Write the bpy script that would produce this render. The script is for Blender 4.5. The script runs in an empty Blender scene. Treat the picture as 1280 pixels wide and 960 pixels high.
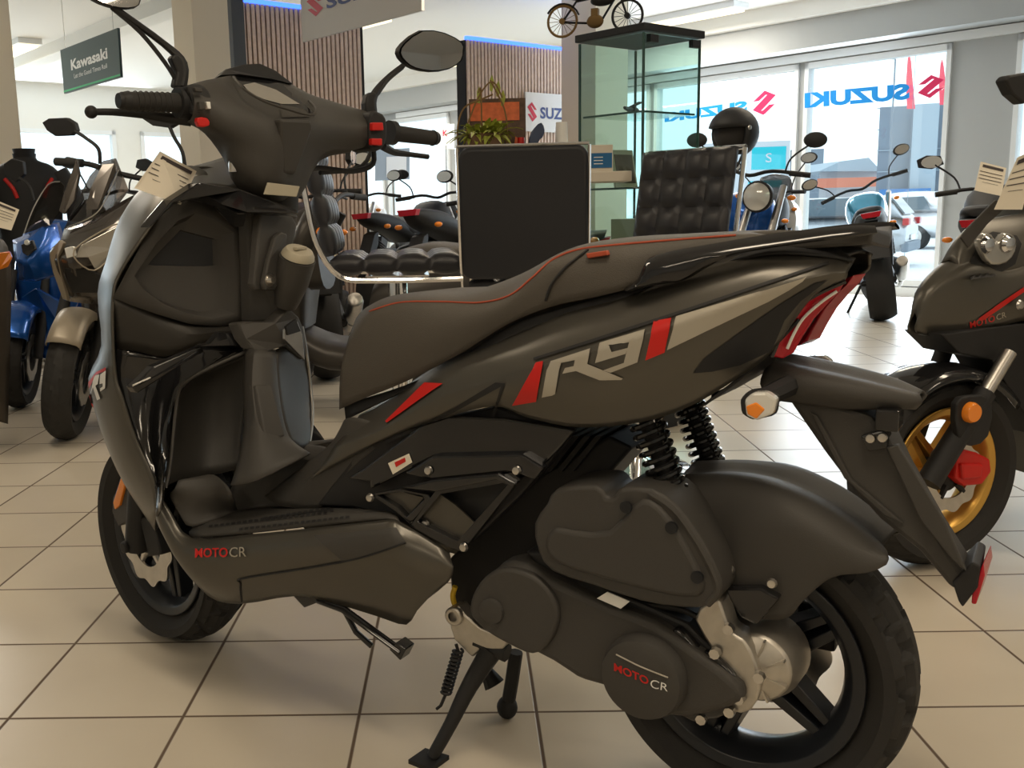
import bpy, bmesh, math, random
from mathutils import Vector, Matrix
from mathutils.bvhtree import BVHTree
random.seed(7)
C = bpy.context.scene.collection
PI = math.pi
# ------------------------------------------------------------------ camera
F, YAW, PITCH, ROLL, CX, CY, EYE = 1255.0, -0.021, 0.1725, -0.0229, 554.3, 480.0, 0.9526
fwd = Vector((math.sin(YAW)*math.cos(PITCH), math.cos(YAW)*math.cos(PITCH), -math.sin(PITCH)))
r0 = Vector((math.cos(YAW), -math.sin(YAW), 0)); u0 = r0.cross(fwd)
RT = r0*math.cos(ROLL) + u0*math.sin(ROLL); UP = -r0*math.sin(ROLL) + u0*math.cos(ROLL)
CAM = Vector((0, 0, EYE))
cd = bpy.data.cameras.new('camera'); cam = bpy.data.objects.new('camera', cd); C.objects.link(cam)
cd.sensor_width = 36; cd.lens = F/1280*36; cd.shift_x = (640-CX)/1280; cd.shift_y = (CY-480)/1280
cd.clip_start = 0.05; cd.clip_end = 400
M = Matrix((RT, UP, -fwd)).transposed().to_4x4(); M.translation = CAM; cam.matrix_world = M
bpy.context.scene.camera = cam
sc = bpy.context.scene
sc.view_settings.view_transform = 'Standard'; sc.view_settings.look = 'None'; sc.view_settings.gamma = 1
sc.view_settings.use_curve_mapping = False
sc.view_settings.exposure = 0.22
# ------------------------------------------------------------------ light
w = bpy.data.worlds.new('sky'); sc.world = w; w.use_nodes = True
nt = w.node_tree; bg = nt.nodes['Background']
bg.inputs[0].default_value = (0.80, 0.92, 1.0, 1); bg.inputs[1].default_value = 1.7
E1 = Vector((-0.65, 0.76, 0)).normalized(); E2 = Vector((0.76, 0.65, 0)).normalized(); W0 = Vector((3.6, 10.95, 0))
ROOM_ANG = math.atan2(E2.y, E2.x)
def AB(a, b, z=0): return W0 + E1*a + E2*b + Vector((0, 0, z))
CEIL = 2.9
def area(name, loc, size, power, col, rot=(0, 0, 0), sy=None):
    l = bpy.data.lights.new(name, 'AREA'); l.energy = power; l.color = col
    l.shape = 'RECTANGLE'; l.size = size; l.size_y = sy or size
    o = bpy.data.objects.new(name, l); C.objects.link(o); o.location = loc; o.rotation_euler = rot
    return o
WARM = (1.0, 0.84, 0.64); COOL = (0.78, 0.90, 1.0)
LAMPS = [(-9.0, -12.0), (-9.0, -9.2), (-9.0, -6.4), (-5.6, -12.0), (-5.6, -9.2), (-5.6, -6.4), (-2.2, -9.2), (-2.2, -6.0), (-2.4, -3.4)]  # the last one is added out of view to warm the centre pillar
FARLAMPS = [(.9, -.95), (3.9, -.95), (3.2, -3.6), (3.0, -8.0), (6.5, -6.0), (6.5, -2.5), (7.0, -9.5)]  # added to brighten the far zone, apart from the real fixture by the window
for i, (a, b) in enumerate(LAMPS+FARLAMPS):
    near = i < len(LAMPS); cl = WARM if near else (1.0, .93, .82)
    area('ceiling_lamp_light', AB(a, b, CEIL-(0.40 if near else .12)), 1.5, 19 if near else 34, cl, (0, 0, ROOM_ANG+PI/2), 0.25)
    if near: area('added_ceiling_fill', AB(a, b, CEIL-0.28), 1.5, 8 if near else 6, cl, (PI, 0, ROOM_ANG+PI/2), 0.25)  # upward fill added under each near lamp to brighten the ceiling
# daylight through the window openings
def portal(c, wdt, hgt, nrm, power, col=COOL):
    l = area('window_daylight', c, wdt, power, col, (0, 0, 0), hgt)
    l.rotation_euler = Vector(nrm).to_track_quat('-Z', 'Z').to_euler()
    return l
portal(AB(-0.7, -0.12, 1.25), 7.0, 2.1, -E2, 230)
portal(AB(9.3, -6.5, 1.25), 8.0, 2.0, -E1, 220)
# ------------------------------------------------------------------ tools
def ray(px, py): return fwd + RT*((px-CX)/F) - UP*((py-CY)/F)
class Frame:
    """local frame of a thing: photo point + one known local coordinate -> local point"""
    def __init__(s, O, ang):
        s.O = Vector(O); s.ang = ang
        s.h = Vector((math.cos(ang), math.sin(ang), 0)); s.l = Vector((-math.sin(ang), math.cos(ang), 0)); s.k = Vector((0, 0, 1))
    def L(s, p): d = Vector(p)-s.O; return Vector((d.dot(s.h), d.dot(s.l), d.z))
    def W(s, p): return s.O + s.h*p[0] + s.l*p[1] + s.k*p[2]
    def P(s, px, py, v, m='y'):
        d = ray(px, py); dd = Vector((d.dot(s.h), d.dot(s.l), d.z)); o = s.L(CAM); i = 'xyz'.index(m)
        return o + dd*((v-o[i])/dd[i])
    def R(s, pts, v=None, m='y'):
        out = []
        for p in pts:
            if len(p) == 2: out.append(s.P(p[0], p[1], v, m))
            elif len(p) == 3: out.append(s.P(p[0], p[1], p[2], m))
            else: out.append(s.P(*p))
        return out
def cr(pts, n, closed=False):
    """Catmull-Rom resample"""
    P = [Vector(p) for p in pts]; N = len(P); out = []
    segs = N if closed else N-1
    for i in range(segs):
        if closed: a, b, c, d = P[(i-1) % N], P[i], P[(i+1) % N], P[(i+2) % N]
        else: a, b, c, d = P[max(i-1, 0)], P[i], P[i+1], P[min(i+2, N-1)]
        for k in range(n):
            t = k/n; t2 = t*t; t3 = t2*t
            out.append(0.5*((2*b)+(-a+c)*t+(2*a-5*b+4*c-d)*t2+(-a+3*b-3*c+d)*t3))
    if not closed: out.append(P[-1].copy())
    return out
def g_grid(rows, nu=3, nv=3, closed=False, closed_v=False):
    R_ = [cr(r, nu, closed) if nu > 1 else [Vector(p) for p in r] for r in rows]
    cols = len(R_[0])
    if nv > 1:
        cc = [cr([r[i] for r in R_], nv, closed_v) for i in range(cols)]
        R_ = [[cc[i][j] for i in range(cols)] for j in range(len(cc[0]))]
    V = [p for r in R_ for p in r]; Fc = []
    nr = len(R_)
    for j in range(nr if closed_v else nr-1):
        for i in range(cols if closed else cols-1):
            i2 = (i+1) % cols; j2 = (j+1) % nr
            Fc.append((j*cols+i, j*cols+i2, j2*cols+i2, j2*cols+i))
    return V, Fc
def g_fan(V, Fc, idx):
    Fc.append(tuple(idx)); return V, Fc
def g_mirror(g):
    V, Fc = g; n = len(V)
    return V+[Vector((v[0], -v[1], v[2])) for v in V], Fc+[tuple(reversed([i+n for i in f])) for f in Fc]
def g_xf(g, m): return [m @ Vector(v) for v in g[0]], g[1]
def g_move(g, d): return [Vector(v)+Vector(d) for v in g[0]], g[1]
def g_box(c, s, rz=0, m=None):
    V = [Vector((x*s[0]/2, y*s[1]/2, z*s[2]/2)) for x in (-1, 1) for y in (-1, 1) for z in (-1, 1)]
    r = m if m is not None else Matrix.Rotation(rz, 3, 'Z')
    return [r @ v + Vector(c) for v in V], [(0, 1, 3, 2), (4, 6, 7, 5), (0, 4, 5, 1), (2, 3, 7, 6), (0, 2, 6, 4), (1, 5, 7, 3)]
def g_plate(pts, d, smooth=0):
    P = [Vector(p) for p in pts]
    if smooth: P = cr(P, smooth, True)
    n = len(P); d = Vector(d)
    V = P+[p+d for p in P]
    return V, [tuple(range(n)), tuple(reversed(range(n, 2*n)))]+[(i, i+n, (i+1) % n+n, (i+1) % n) for i in range(n)]
def basis(t):
    t = Vector(t).normalized(); a = Vector((0, 0, 1)) if abs(t.z) < .9 else Vector((1, 0, 0))
    x = t.cross(a).normalized(); return x, t.cross(x).normalized()
def g_tube(pts, r, seg=8, n=4, closed=False, flat=1.0):
    P = cr(pts, n, closed) if n > 1 and len(pts) > 2 else [Vector(p) for p in pts]
    N = len(P); V = []; Fc = []; x = None
    for i, p in enumerate(P):
        t = (P[(i+1) % N]-P[i-1]) if closed else (P[min(i+1, N-1)]-P[max(i-1, 0)])
        if t.length < 1e-9: t = Vector((0, 0, 1))
        t.normalize()
        if x is None: x, y = basis(t)
        else:
            x = (x-t*x.dot(t))
            x = x.normalized() if x.length > 1e-6 else basis(t)[0]
            y = t.cross(x)
        if isinstance(r, (list, tuple)):
            f = i/(N-1)*(len(r)-1); k = min(int(f), len(r)-2); rr = r[k]+(r[k+1]-r[k])*(f-k)
        else: rr = r
        for s in range(seg):
            a = 2*PI*s/seg; V.append(p+x*math.cos(a)*rr+y*math.sin(a)*rr*flat)
    for i in range(N if closed else N-1):
        for s in range(seg):
            j = (i+1) % N; Fc.append((i*seg+s, i*seg+(s+1) % seg, j*seg+(s+1) % seg, j*seg+s))
    if not closed: Fc += [tuple(reversed(range(seg))), tuple(range((N-1)*seg, N*seg))]
    return V, Fc
def g_lathe(prof, c, axis, seg=32, a0=0, a1=2*PI):
    ax = Vector(axis).normalized(); x, y = basis(ax); c = Vector(c); V = []; Fc = []; full = abs(a1-a0-2*PI) < 1e-6
    n = seg if full else seg+1
    for i in range(n):
        a = a0+(a1-a0)*i/seg
        for r, h in prof: V.append(c+ax*h+(x*math.cos(a)+y*math.sin(a))*r)
    m = len(prof)
    for i in range(seg):
        j = (i+1) % n
        for k in range(m-1): Fc.append((i*m+k, j*m+k, j*m+k+1, i*m+k+1))
    return V, Fc
def g_sphere(c, r, sx=1, sy=1, sz=1, seg=16, rings=10):
    V = []; Fc = []; c = Vector(c)
    for j in range(rings+1):
        th = PI*j/rings
        for i in range(seg):
            a = 2*PI*i/seg; V.append(c+Vector((r*sx*math.sin(th)*math.cos(a), r*sy*math.sin(th)*math.sin(a), r*sz*math.cos(th))))
    for j in range(rings):
        for i in range(seg): Fc.append((j*seg+i, (j+1)*seg+i, (j+1)*seg+(i+1) % seg, j*seg+(i+1) % seg))
    return V, Fc
def g_coil(p0, p1, R, r, turns, seg=6):
    p0 = Vector(p0); p1 = Vector(p1); t = p1-p0; x, y = basis(t); pts = []
    n = int(turns*12)
    for i in range(n+1):
        a = 2*PI*turns*i/n; pts.append(p0+t*(i/n)+x*R*math.cos(a)+y*R*math.sin(a))
    return g_tube(pts, r, seg, 1)
def g_join(gs):
    V = []; Fc = []
    for g in gs:
        n = len(V); V += [Vector(v) for v in g[0]]; Fc += [tuple(i+n for i in f) for f in g[1]]
    return V, Fc
def g_orient(g, to):
    to = Vector(to); s = 0
    for f in g[1]:
        p = [Vector(g[0][i]) for i in f]; n = (p[1]-p[0]).cross(p[2]-p[0]); c = sum(p, Vector())/len(p); s += n.dot((to-c).normalized())
    return g if s > 0 else (g[0], [tuple(reversed(f)) for f in g[1]])
def mesh(name, g, mats, angle=35, flipto=None, recalc=True):
    V, Fc = g
    me = bpy.data.meshes.new(name); me.from_pydata([tuple(v) for v in V], [], Fc)
    bm = bmesh.new(); bm.from_mesh(me)
    bmesh.ops.remove_doubles(bm, verts=bm.verts, dist=1e-5)
    if recalc: bmesh.ops.recalc_face_normals(bm, faces=bm.faces)
    if flipto is not None:
        s = sum((f.normal.dot(Vector(flipto)-f.calc_center_median()))*f.calc_area() for f in bm.faces)
        if s < 0: bmesh.ops.reverse_faces(bm, faces=bm.faces)
    bm.to_mesh(me); bm.free()
    for m in (mats if isinstance(mats, (list, tuple)) else [mats]): me.materials.append(m)
    if angle:
        me.polygons.foreach_set('use_smooth', [True]*len(me.polygons))
        me.set_sharp_from_angle(angle=math.radians(angle))
    me.update(); return me
def obj(name, g, mat, par=None, angle=35, bevel=0, solid=0, flipto=None, seg=2, sub=0, label=None, recalc=True):
    if isinstance(g, list): g = g_join(g)
    o = bpy.data.objects.new(name, mesh(name, g, mat, angle, flipto, recalc)); C.objects.link(o)
    if par is not None: o.parent = par
    if solid:
        m = o.modifiers.new('solid', 'SOLIDIFY'); m.thickness = solid; m.offset = -1
    if bevel:
        m = o.modifiers.new('bevel', 'BEVEL'); m.width = bevel; m.segments = seg; m.limit_method = 'ANGLE'; m.angle_limit = math.radians(35)
    if sub:
        m = o.modifiers.new('sub', 'SUBSURF'); m.levels = sub; m.render_levels = sub
    if label: o['label'] = label
    return o
def thing(name, label, cat, loc=(0, 0, 0), rz=0, group=None):
    o = bpy.data.objects.new(name, None); C.objects.link(o); o.location = loc; o.rotation_euler = (0, 0, rz)
    o.empty_display_size = .05
    o['label'] = label; o['category'] = cat
    if group: o['group'] = group
    return o
def tag(o, label, cat, group=None):
    o['label'] = label; o['category'] = cat
    if group: o['group'] = group
    return o
def struct(name, g, mat, angle=0, bevel=0):
    o = obj(name, g, mat, None, angle, bevel); o['kind'] = 'structure'; return o
# materials
def mat(name, col, rough=.5, metal=0, spec=.5, noise=0, nscale=30, bump=0, bscale=200, coat=0, emit=0, trans=0, ior=1.45):
    m = bpy.data.materials.new(name); m.use_nodes = True; t = m.node_tree; b = t.nodes['Principled BSDF']
    b.inputs['Base Color'].default_value = (*col, 1); b.inputs['Roughness'].default_value = rough
    b.inputs['Metallic'].default_value = metal; b.inputs['Specular IOR Level'].default_value = spec
    b.inputs['Coat Weight'].default_value = coat; b.inputs['Coat Roughness'].default_value = .05
    b.inputs['Transmission Weight'].default_value = trans; b.inputs['IOR'].default_value = ior
    tc = t.nodes.new('ShaderNodeTexCoord')
    if noise:
        n = t.nodes.new('ShaderNodeTexNoise'); n.inputs['Scale'].default_value = nscale; n.inputs['Detail'].default_value = 3
        t.links.new(tc.outputs['Object'], n.inputs['Vector'])
        mx = t.nodes.new('ShaderNodeMix'); mx.data_type = 'RGBA'
        mx.inputs[6].default_value = (*[c*(1-noise) for c in col], 1); mx.inputs[7].default_value = (*[min(1, c*(1+noise)) for c in col], 1)
        t.links.new(n.outputs['Fac'], mx.inputs[0]); t.links.new(mx.outputs[2], b.inputs['Base Color'])
    if bump:
        n = t.nodes.new('ShaderNodeTexNoise'); n.inputs['Scale'].default_value = bscale
        t.links.new(tc.outputs['Object'], n.inputs['Vector'])
        bp = t.nodes.new('ShaderNodeBump'); bp.inputs['Strength'].default_value = bump; bp.inputs['Distance'].default_value = .002
        t.links.new(n.outputs['Fac'], bp.inputs['Height']); t.links.new(bp.outputs[0], b.inputs['Normal'])
    if emit:
        b.inputs['Emission Color'].default_value = (*col, 1); b.inputs['Emission Strength'].default_value = emit
    return m
def glassmat(name, tint=(.9, .97, .97), gloss=.12, rough=.0):
    m = bpy.data.materials.new(name); m.use_nodes = True; t = m.node_tree; t.nodes.remove(t.nodes['Principled BSDF'])
    tr = t.nodes.new('ShaderNodeBsdfTransparent'); tr.inputs[0].default_value = (*tint, 1)
    gl = t.nodes.new('ShaderNodeBsdfGlossy'); gl.inputs['Roughness'].default_value = rough
    lw = t.nodes.new('ShaderNodeLayerWeight'); lw.inputs['Blend'].default_value = .5
    pw = t.nodes.new('ShaderNodeMath'); pw.operation = 'POWER'; pw.inputs[1].default_value = 4; t.links.new(lw.outputs['Facing'], pw.inputs[0])
    ma = t.nodes.new('ShaderNodeMath'); ma.operation = 'MULTIPLY_ADD'; ma.inputs[1].default_value = .85; ma.inputs[2].default_value = .04; t.links.new(pw.outputs[0], ma.inputs[0])
    mx = t.nodes.new('ShaderNodeMixShader'); t.links.new(ma.outputs[0], mx.inputs[0])
    t.links.new(tr.outputs[0], mx.inputs[1]); t.links.new(gl.outputs[0], mx.inputs[2])
    t.links.new(mx.outputs[0], t.nodes['Material Output'].inputs['Surface']); return m
m_body = mat('satin_graphite_paint', (.10, .094, .082), .33, .6, noise=.06, nscale=8)
m_plastic = mat('textured_dark_plastic', (.046, .043, .039), .55, bump=.25, bscale=900)
m_gloss = mat('gloss_black_plastic', (.012, .012, .013), .12, coat=.3)
m_black = mat('matte_black', (.012, .012, .013), .6)
m_seat = mat('seat_vinyl', (.078, .069, .058), .6, bump=.5, bscale=700)
m_rub = mat('tyre_rubber', (.022, .021, .020), .75, bump=.3, bscale=500)
m_rim = mat('rim_black', (.012, .014, .018), .3)
m_steel = mat('steel', (.55, .53, .50), .3, 1, noise=.2, nscale=40)
m_alu = mat('cast_aluminium', (.50, .47, .42), .45, .9, noise=.15, nscale=60)
m_chrome = mat('chrome', (.85, .85, .86), .08, 1)
m_mirror = mat('mirror_glass', (.9, .9, .9), .02, 1)
m_red = mat('red_vinyl', (.55, .012, .008), .4)
m_redlens = mat('red_lens', (.42, .008, .02), .25)
m_amber = mat('amber_lens', (.85, .25, .02), .15, coat=.5)
m_clear = mat('clear_lens', (.75, .75, .72), .12, .3, coat=.6)
m_silver = mat('silver_vinyl', (.40, .37, .31), .45, .2)
m_white = mat('white_paint', (.80, .80, .78), .5)
m_paper = mat('paper', (.78, .72, .60), .8)
m_ink = mat('ink', (.06, .05, .05), .7)
m_gold = mat('gold_rim', (.62, .36, .08), .3, .7)
m_yel = mat('yellow_cable', (.75, .5, .03), .5)
m_cap = mat('grey_cap', (.42, .38, .29), .5, .2)
m_dash = mat('dash_screen', (.35, .33, .29), .08, .3, coat=1)
# ------------------------------------------------------------------ structure
m_wall = mat('painted_wall', (.80, .79, .75), .8, noise=.03, nscale=3)
m_ceil = mat('painted_ceiling', (.82, .80, .76), .85)
m_bulk = mat('grey_bulkhead_paint', (.42, .43, .43), .8)
m_pillar = mat('cream_pillar_paint', (.82, .73, .58), .75)
m_frame = mat('white_window_frame', (.80, .82, .83), .4)
m_glassp = glassmat('window_glass', (.95, .98, .98))
def floormat():
    m = bpy.data.materials.new('beige_floor_tiles'); m.use_nodes = True; t = m.node_tree; b = t.nodes['Principled BSDF']
    N = t.nodes.new; Lk = t.links.new
    geo = N('ShaderNodeNewGeometry'); sep = N('ShaderNodeSeparateXYZ'); Lk(geo.outputs['Position'], sep.inputs[0])
    def mth(op, a, bb=None):
        n = N('ShaderNodeMath'); n.operation = op
        for k, v in enumerate((a, bb)):
            if v is None: continue
            if isinstance(v, (int, float)): n.inputs[k].default_value = v
            else: Lk(v, n.inputs[k])
        return n.outputs[0]
    fs = []; ids = []
    for ax, off in ((0, 2.6289), (1, -5.2598)):
        u = mth('ADD', mth('DIVIDE', sep.outputs[ax], .34), off); fr = mth('FRACT', u); ids.append(mth('FLOOR', u))
        fs.append(mth('MINIMUM', fr, mth('SUBTRACT', 1.0, fr)))
    d = mth('MINIMUM', fs[0], fs[1])
    mr = N('ShaderNodeMapRange'); mr.inputs[1].default_value = .006; mr.inputs[2].default_value = .013; Lk(d, mr.inputs[0])
    cmb = N('ShaderNodeCombineXYZ'); Lk(ids[0], cmb.inputs[0]); Lk(ids[1], cmb.inputs[1])
    wn = N('ShaderNodeTexWhiteNoise'); Lk(cmb.outputs[0], wn.inputs['Vector'])
    nz = N('ShaderNodeTexNoise'); nz.inputs['Scale'].default_value = 3.5; nz.inputs['Detail'].default_value = 5; Lk(geo.outputs['Position'], nz.inputs['Vector'])
    a = mth('ADD', mth('MULTIPLY', wn.outputs[0], .35), mth('MULTIPLY', nz.outputs[0], .65))
    mx = N('ShaderNodeMix'); mx.data_type = 'RGBA'; Lk(a, mx.inputs[0])
    mx.inputs[6].default_value = (.50, .445, .36, 1); mx.inputs[7].default_value = (.66, .60, .50, 1)
    m2 = N('ShaderNodeMix'); m2.data_type = 'RGBA'; Lk(mr.outputs[0], m2.inputs[0]); m2.inputs[6].default_value = (.10, .065, .04, 1)
    Lk(mx.outputs[2], m2.inputs[7]); Lk(m2.outputs[2], b.inputs['Base Color'])
    rr = N('ShaderNodeMapRange'); rr.inputs[3].default_value = .8; rr.inputs[4].default_value = .30; Lk(mr.outputs[0], rr.inputs[0]); Lk(rr.outputs[0], b.inputs['Roughness'])
    bp = N('ShaderNodeBump'); bp.inputs['Strength'].default_value = .4; bp.inputs['Distance'].default_value = .003; Lk(mr.outputs[0], bp.inputs['Height']); Lk(bp.outputs[0], b.inputs['Normal'])
    return m
m_floor = floormat()
def ab_box(a0, a1, b0, b1, z0, z1):
    return g_box(AB((a0+a1)/2, (b0+b1)/2, (z0+z1)/2), (b1-b0, a1-a0, z1-z0), ROOM_ANG)
A0, A1, B0, B1 = -12.0, 9.5, -16.0, 0.0
struct('floor', ab_box(A0-.3, A1+.3, B0-.3, B1+.25, -.15, 0), m_floor)
struct('ceiling', ab_box(A0-.3, A1+.3, B0-.3, B1+.3, CEIL, CEIL+.15), m_ceil)
# right window wall (plane b = 0): sill rail, head rail, bulkhead, posts, glass
def wall_with_windows(name, along, panes, z0, z1, plane, lo, hi, thick=.2):
    """panes: list of (start, end) along the wall; solid pieces between them"""
    gs = []; fr = []; gl = []
    def bx(s, e, za, zb, t0=0, t1=thick):
        if along == 'a': return ab_box(s, e, plane+t0, plane+t1, za, zb)
        return ab_box(plane+t0, plane+t1, s, e, za, zb)
    gs.append(bx(lo, hi, 0, z0)); gs.append(bx(lo, hi, z1, CEIL))
    cur = lo
    for s, e in sorted(panes):
        if s > cur+1e-4: gs.append(bx(cur, s, z0, z1))
        cur = e
    if hi > cur: gs.append(bx(cur, hi, z0, z1))
    return gs, bx
panes_r = [(-5.5, -3.85), (-3.75, -2.1), (-1.53, -.035), (.035, 1.93), (2.0, 3.6), (3.7, 5.5), (5.75, 7.3), (7.4, 9.2)]
gs, bx = wall_with_windows('r', 'a', panes_r, .10, 2.36, 0, A0, A1, .09)
struct('wall_right', g_join(gs), m_bulk)
for i, (s, e) in enumerate(panes_r):
    f = .045; gg = [bx(s, s+f, .10, 2.36, -.03, .08), bx(e-f, e, .10, 2.36, -.03, .08), bx(s, e, .10, .16, -.03, .08), bx(s, e, 2.30, 2.36, -.03, .08)]
    wi = struct('window_%d' % (i+1), g_join(gg), m_frame)
    obj('pane', bx(s+f, e-f, .16, 2.30, .02, .03), m_glassp, wi, 0)
struct('trim_1', [ab_box(-9, 7, -.06, 0, 2.37, 2.45)][0], m_frame)
struct('trim_2', ab_box(A0, A1, -.35, -.02, 2.46, 2.82), m_bulk)
struct('trim_3', ab_box(A0, A1, -.47, -.35, 2.74, CEIL), m_ceil)
struct('baseboard_right', ab_box(A0, A1, -.05, 0, 0, .09), m_frame)
# far wall (plane a = 9.5) with a long row of windows
panes_f = [(-15.0, -12.8), (-12.7, -10.5), (-10.4, -8.2), (-8.1, -5.9), (-5.8, -3.6), (-3.2, -1.4)]
gs, bx = wall_with_windows('f', 'b', panes_f, .45, 2.25, A1, B0, B1)
struct('wall_far', g_join(gs), m_wall)
for i, (s, e) in enumerate(panes_f):
    f = .06; gg = [bx(s, s+f, .45, 2.25, -.03, .08), bx(e-f, e, .45, 2.25, -.03, .08), bx(s, e, .45, .51, -.03, .08), bx(s, e, 2.19, 2.25, -.03, .08)]
    wi = struct('window_%d' % (i+1+len(panes_r)), g_join(gg), m_frame)
    obj('pane', bx(s+f, e-f, .51, 2.19, .02, .03), m_glassp, wi, 0)
struct('wall_left', ab_box(A0, A1, B0-.2, B0, 0, CEIL), m_wall)
struct('wall_near', ab_box(A0-.2, A0, B0, B1, 0, CEIL), m_wall)
# helpers on room planes
FR = Frame(W0, ROOM_ANG)      # x = b (towards the window wall), y = a, z
def pa(px, py, a): return FR.P(px, py, a, 'y')
def pb(px, py, b): return FR.P(px, py, b, 'x')
def pz(px, py, z): return FR.P(px, py, z, 'z')
def rb(b0, b1, a0, a1, z0, z1): return ab_box(a0, a1, b0, b1, z0, z1)
# pillars
def pillar(name, px0, px1, a, wdt, mt):
    b0 = pa(px0, 200, a).x; return struct(name, rb(b0, b0+wdt, a, a+wdt, 0, CEIL), mt)
bL = pa(245, 100, .55).x
struct('wall_pillar_left', rb(bL, bL+.27, .55, .85, 0, CEIL), m_pillar)
bM = pa(702, 100, .45).x
struct('wall_pillar_centre', rb(bM, bM+.42, .05, .45, 0, CEIL), m_pillar)
bF = pa(24, 150, 2.6).x
struct('wall_pillar_far', rb(bF-.42, bF, 2.6, 3.0, 0, CEIL), m_pillar)
# ceiling beam along the left
bb = pz(108, 34, CEIL).x
struct('trim_4', rb(bb, bb+.22, -4.5, A1, CEIL-.13, CEIL), m_wall)
# slatted partition walls
m_slat = mat('oak_slat', (.70, .53, .42), .6, noise=.25, nscale=25)
m_felt = mat('black_felt', (.02, .018, .017), .95)
m_led = mat('blue_led', (.03, .10, 1.0), .5, emit=4)
def slatwall(idx, px0, px1, a, top, label):
    b0 = pa(px0, 150, a).x; b1 = pa(px1, 150, a).x
    back = struct('wall_partition_%s' % idx, rb(b0, b1, a+.021, a+.14, 0, top), m_felt)
    n = int((b1-b0)/.0405); gg = [rb(b0+(i+.2)*.0405, b0+(i+.2)*.0405+.026, a, a+.022, 0.0, top) for i in range(n)]
    s = obj('slat_panel', gg, m_slat, None, 0); tag(s, label, 'wall panel')
    t = obj('led_strip', rb(b0, b1, a-.004, a+.03, top+.002, top+.03), m_led, None, 0)
    tag(t, 'blue glowing LED strip along the top of the %s' % ('left wooden slat panel' if idx == 'left' else 'right wooden slat panel behind the plant'), 'led strip')
    l = area('led_glow', AB(a-.05, (b0+b1)/2, top+.06), b1-b0, 1.2, (.15, .3, 1), (PI, 0, ROOM_ANG), .05)
slatwall('left', 302, 459, .8, 2.46, 'brown vertical wooden slat panel on the left, behind the scooter handlebar')
slatwall('right', 585, 760, .8, 2.38, 'brown vertical wooden slat panel on the right, behind the plant and the pillar')
bD = pa(291, 60, .8).x
struct('trim_5', rb(bD, bD+.1, .79, .96, 0, 2.5), mat('dark_grey_post', (.07, .075, .08), .6))
# ---------------- lettering
def g_text(s, size=1, bold=0.0, mirror=False):
    cu = bpy.data.curves.new('t', 'FONT'); cu.body = s; cu.size = size; cu.offset = bold; cu.fill_mode = 'FRONT'; cu.resolution_u = 3
    o = bpy.data.objects.new('t', cu); me = o.to_mesh(); V = [v.co.copy() for v in me.vertices]; Fc = [tuple(p.vertices) for p in me.polygons]
    o.to_mesh_clear(); bpy.data.objects.remove(o); bpy.data.curves.remove(cu)
    x0 = min(v.x for v in V); x1 = max(v.x for v in V); y0 = min(v.y for v in V); y1 = max(v.y for v in V)
    return [Vector(((v.x-x0)/(x1-x0), (v.y-y0)/(y1-y0), 0)) for v in V], Fc     # unit box
SLOGO = [(11.5, 0), (0, 6.1), (15.3, 19.3), (13.4, 19.4), (6.9, 14.5), (0.8, 14.6), (12.7, 24), (24, 17.6), (8.7, 4.5), (10.7, 4.4), (17.4, 9.3), (23.6, 9.2)]
def g_slogo():
    return [Vector((x/24, 1-y/24, 0)) for x, y in SLOGO], [(0, 1, 8, 9), (9, 10, 11, 0), (1, 2, 7, 8), (3, 4, 5, 6), (2, 3, 6, 7)]
def onto(g, o, ux, uy, off=None):
    """unit box -> parallelogram with corner o and edge vectors ux, uy"""
    o = Vector(o); return [o+Vector(ux)*v[0]+Vector(uy)*v[1]+(off or Vector((0, 0, 0))) for v in g[0]], g[1]
def thick(g, d):
    V, Fc = g; d = Vector(d); n = len(V); ed = {}
    for f in Fc:
        for i in range(len(f)):
            a, b = f[i], f[(i+1) % len(f)]; k = (min(a, b), max(a, b)); ed.setdefault(k, []).append((a, b))
    F2 = list(Fc)+[tuple(reversed([i+n for i in f])) for f in Fc]
    for k, l in ed.items():
        if len(l) == 1: a, b = l[0]; F2.append((a, a+n, b+n, b))
    return [Vector(v) for v in V]+[Vector(v)+d for v in V], F2
def onquad(g, q, d=None):
    """unit box -> quad (bottom-left, bottom-right, top-right, top-left), bilinear"""
    q = [Vector(p) for p in q]
    V = [(q[0]*(1-v[0])+q[1]*v[0])*(1-v[1])+(q[3]*(1-v[0])+q[2]*v[0])*v[1] for v in g[0]]
    return thick((V, g[1]), d) if d is not None else (V, g[1])
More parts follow.
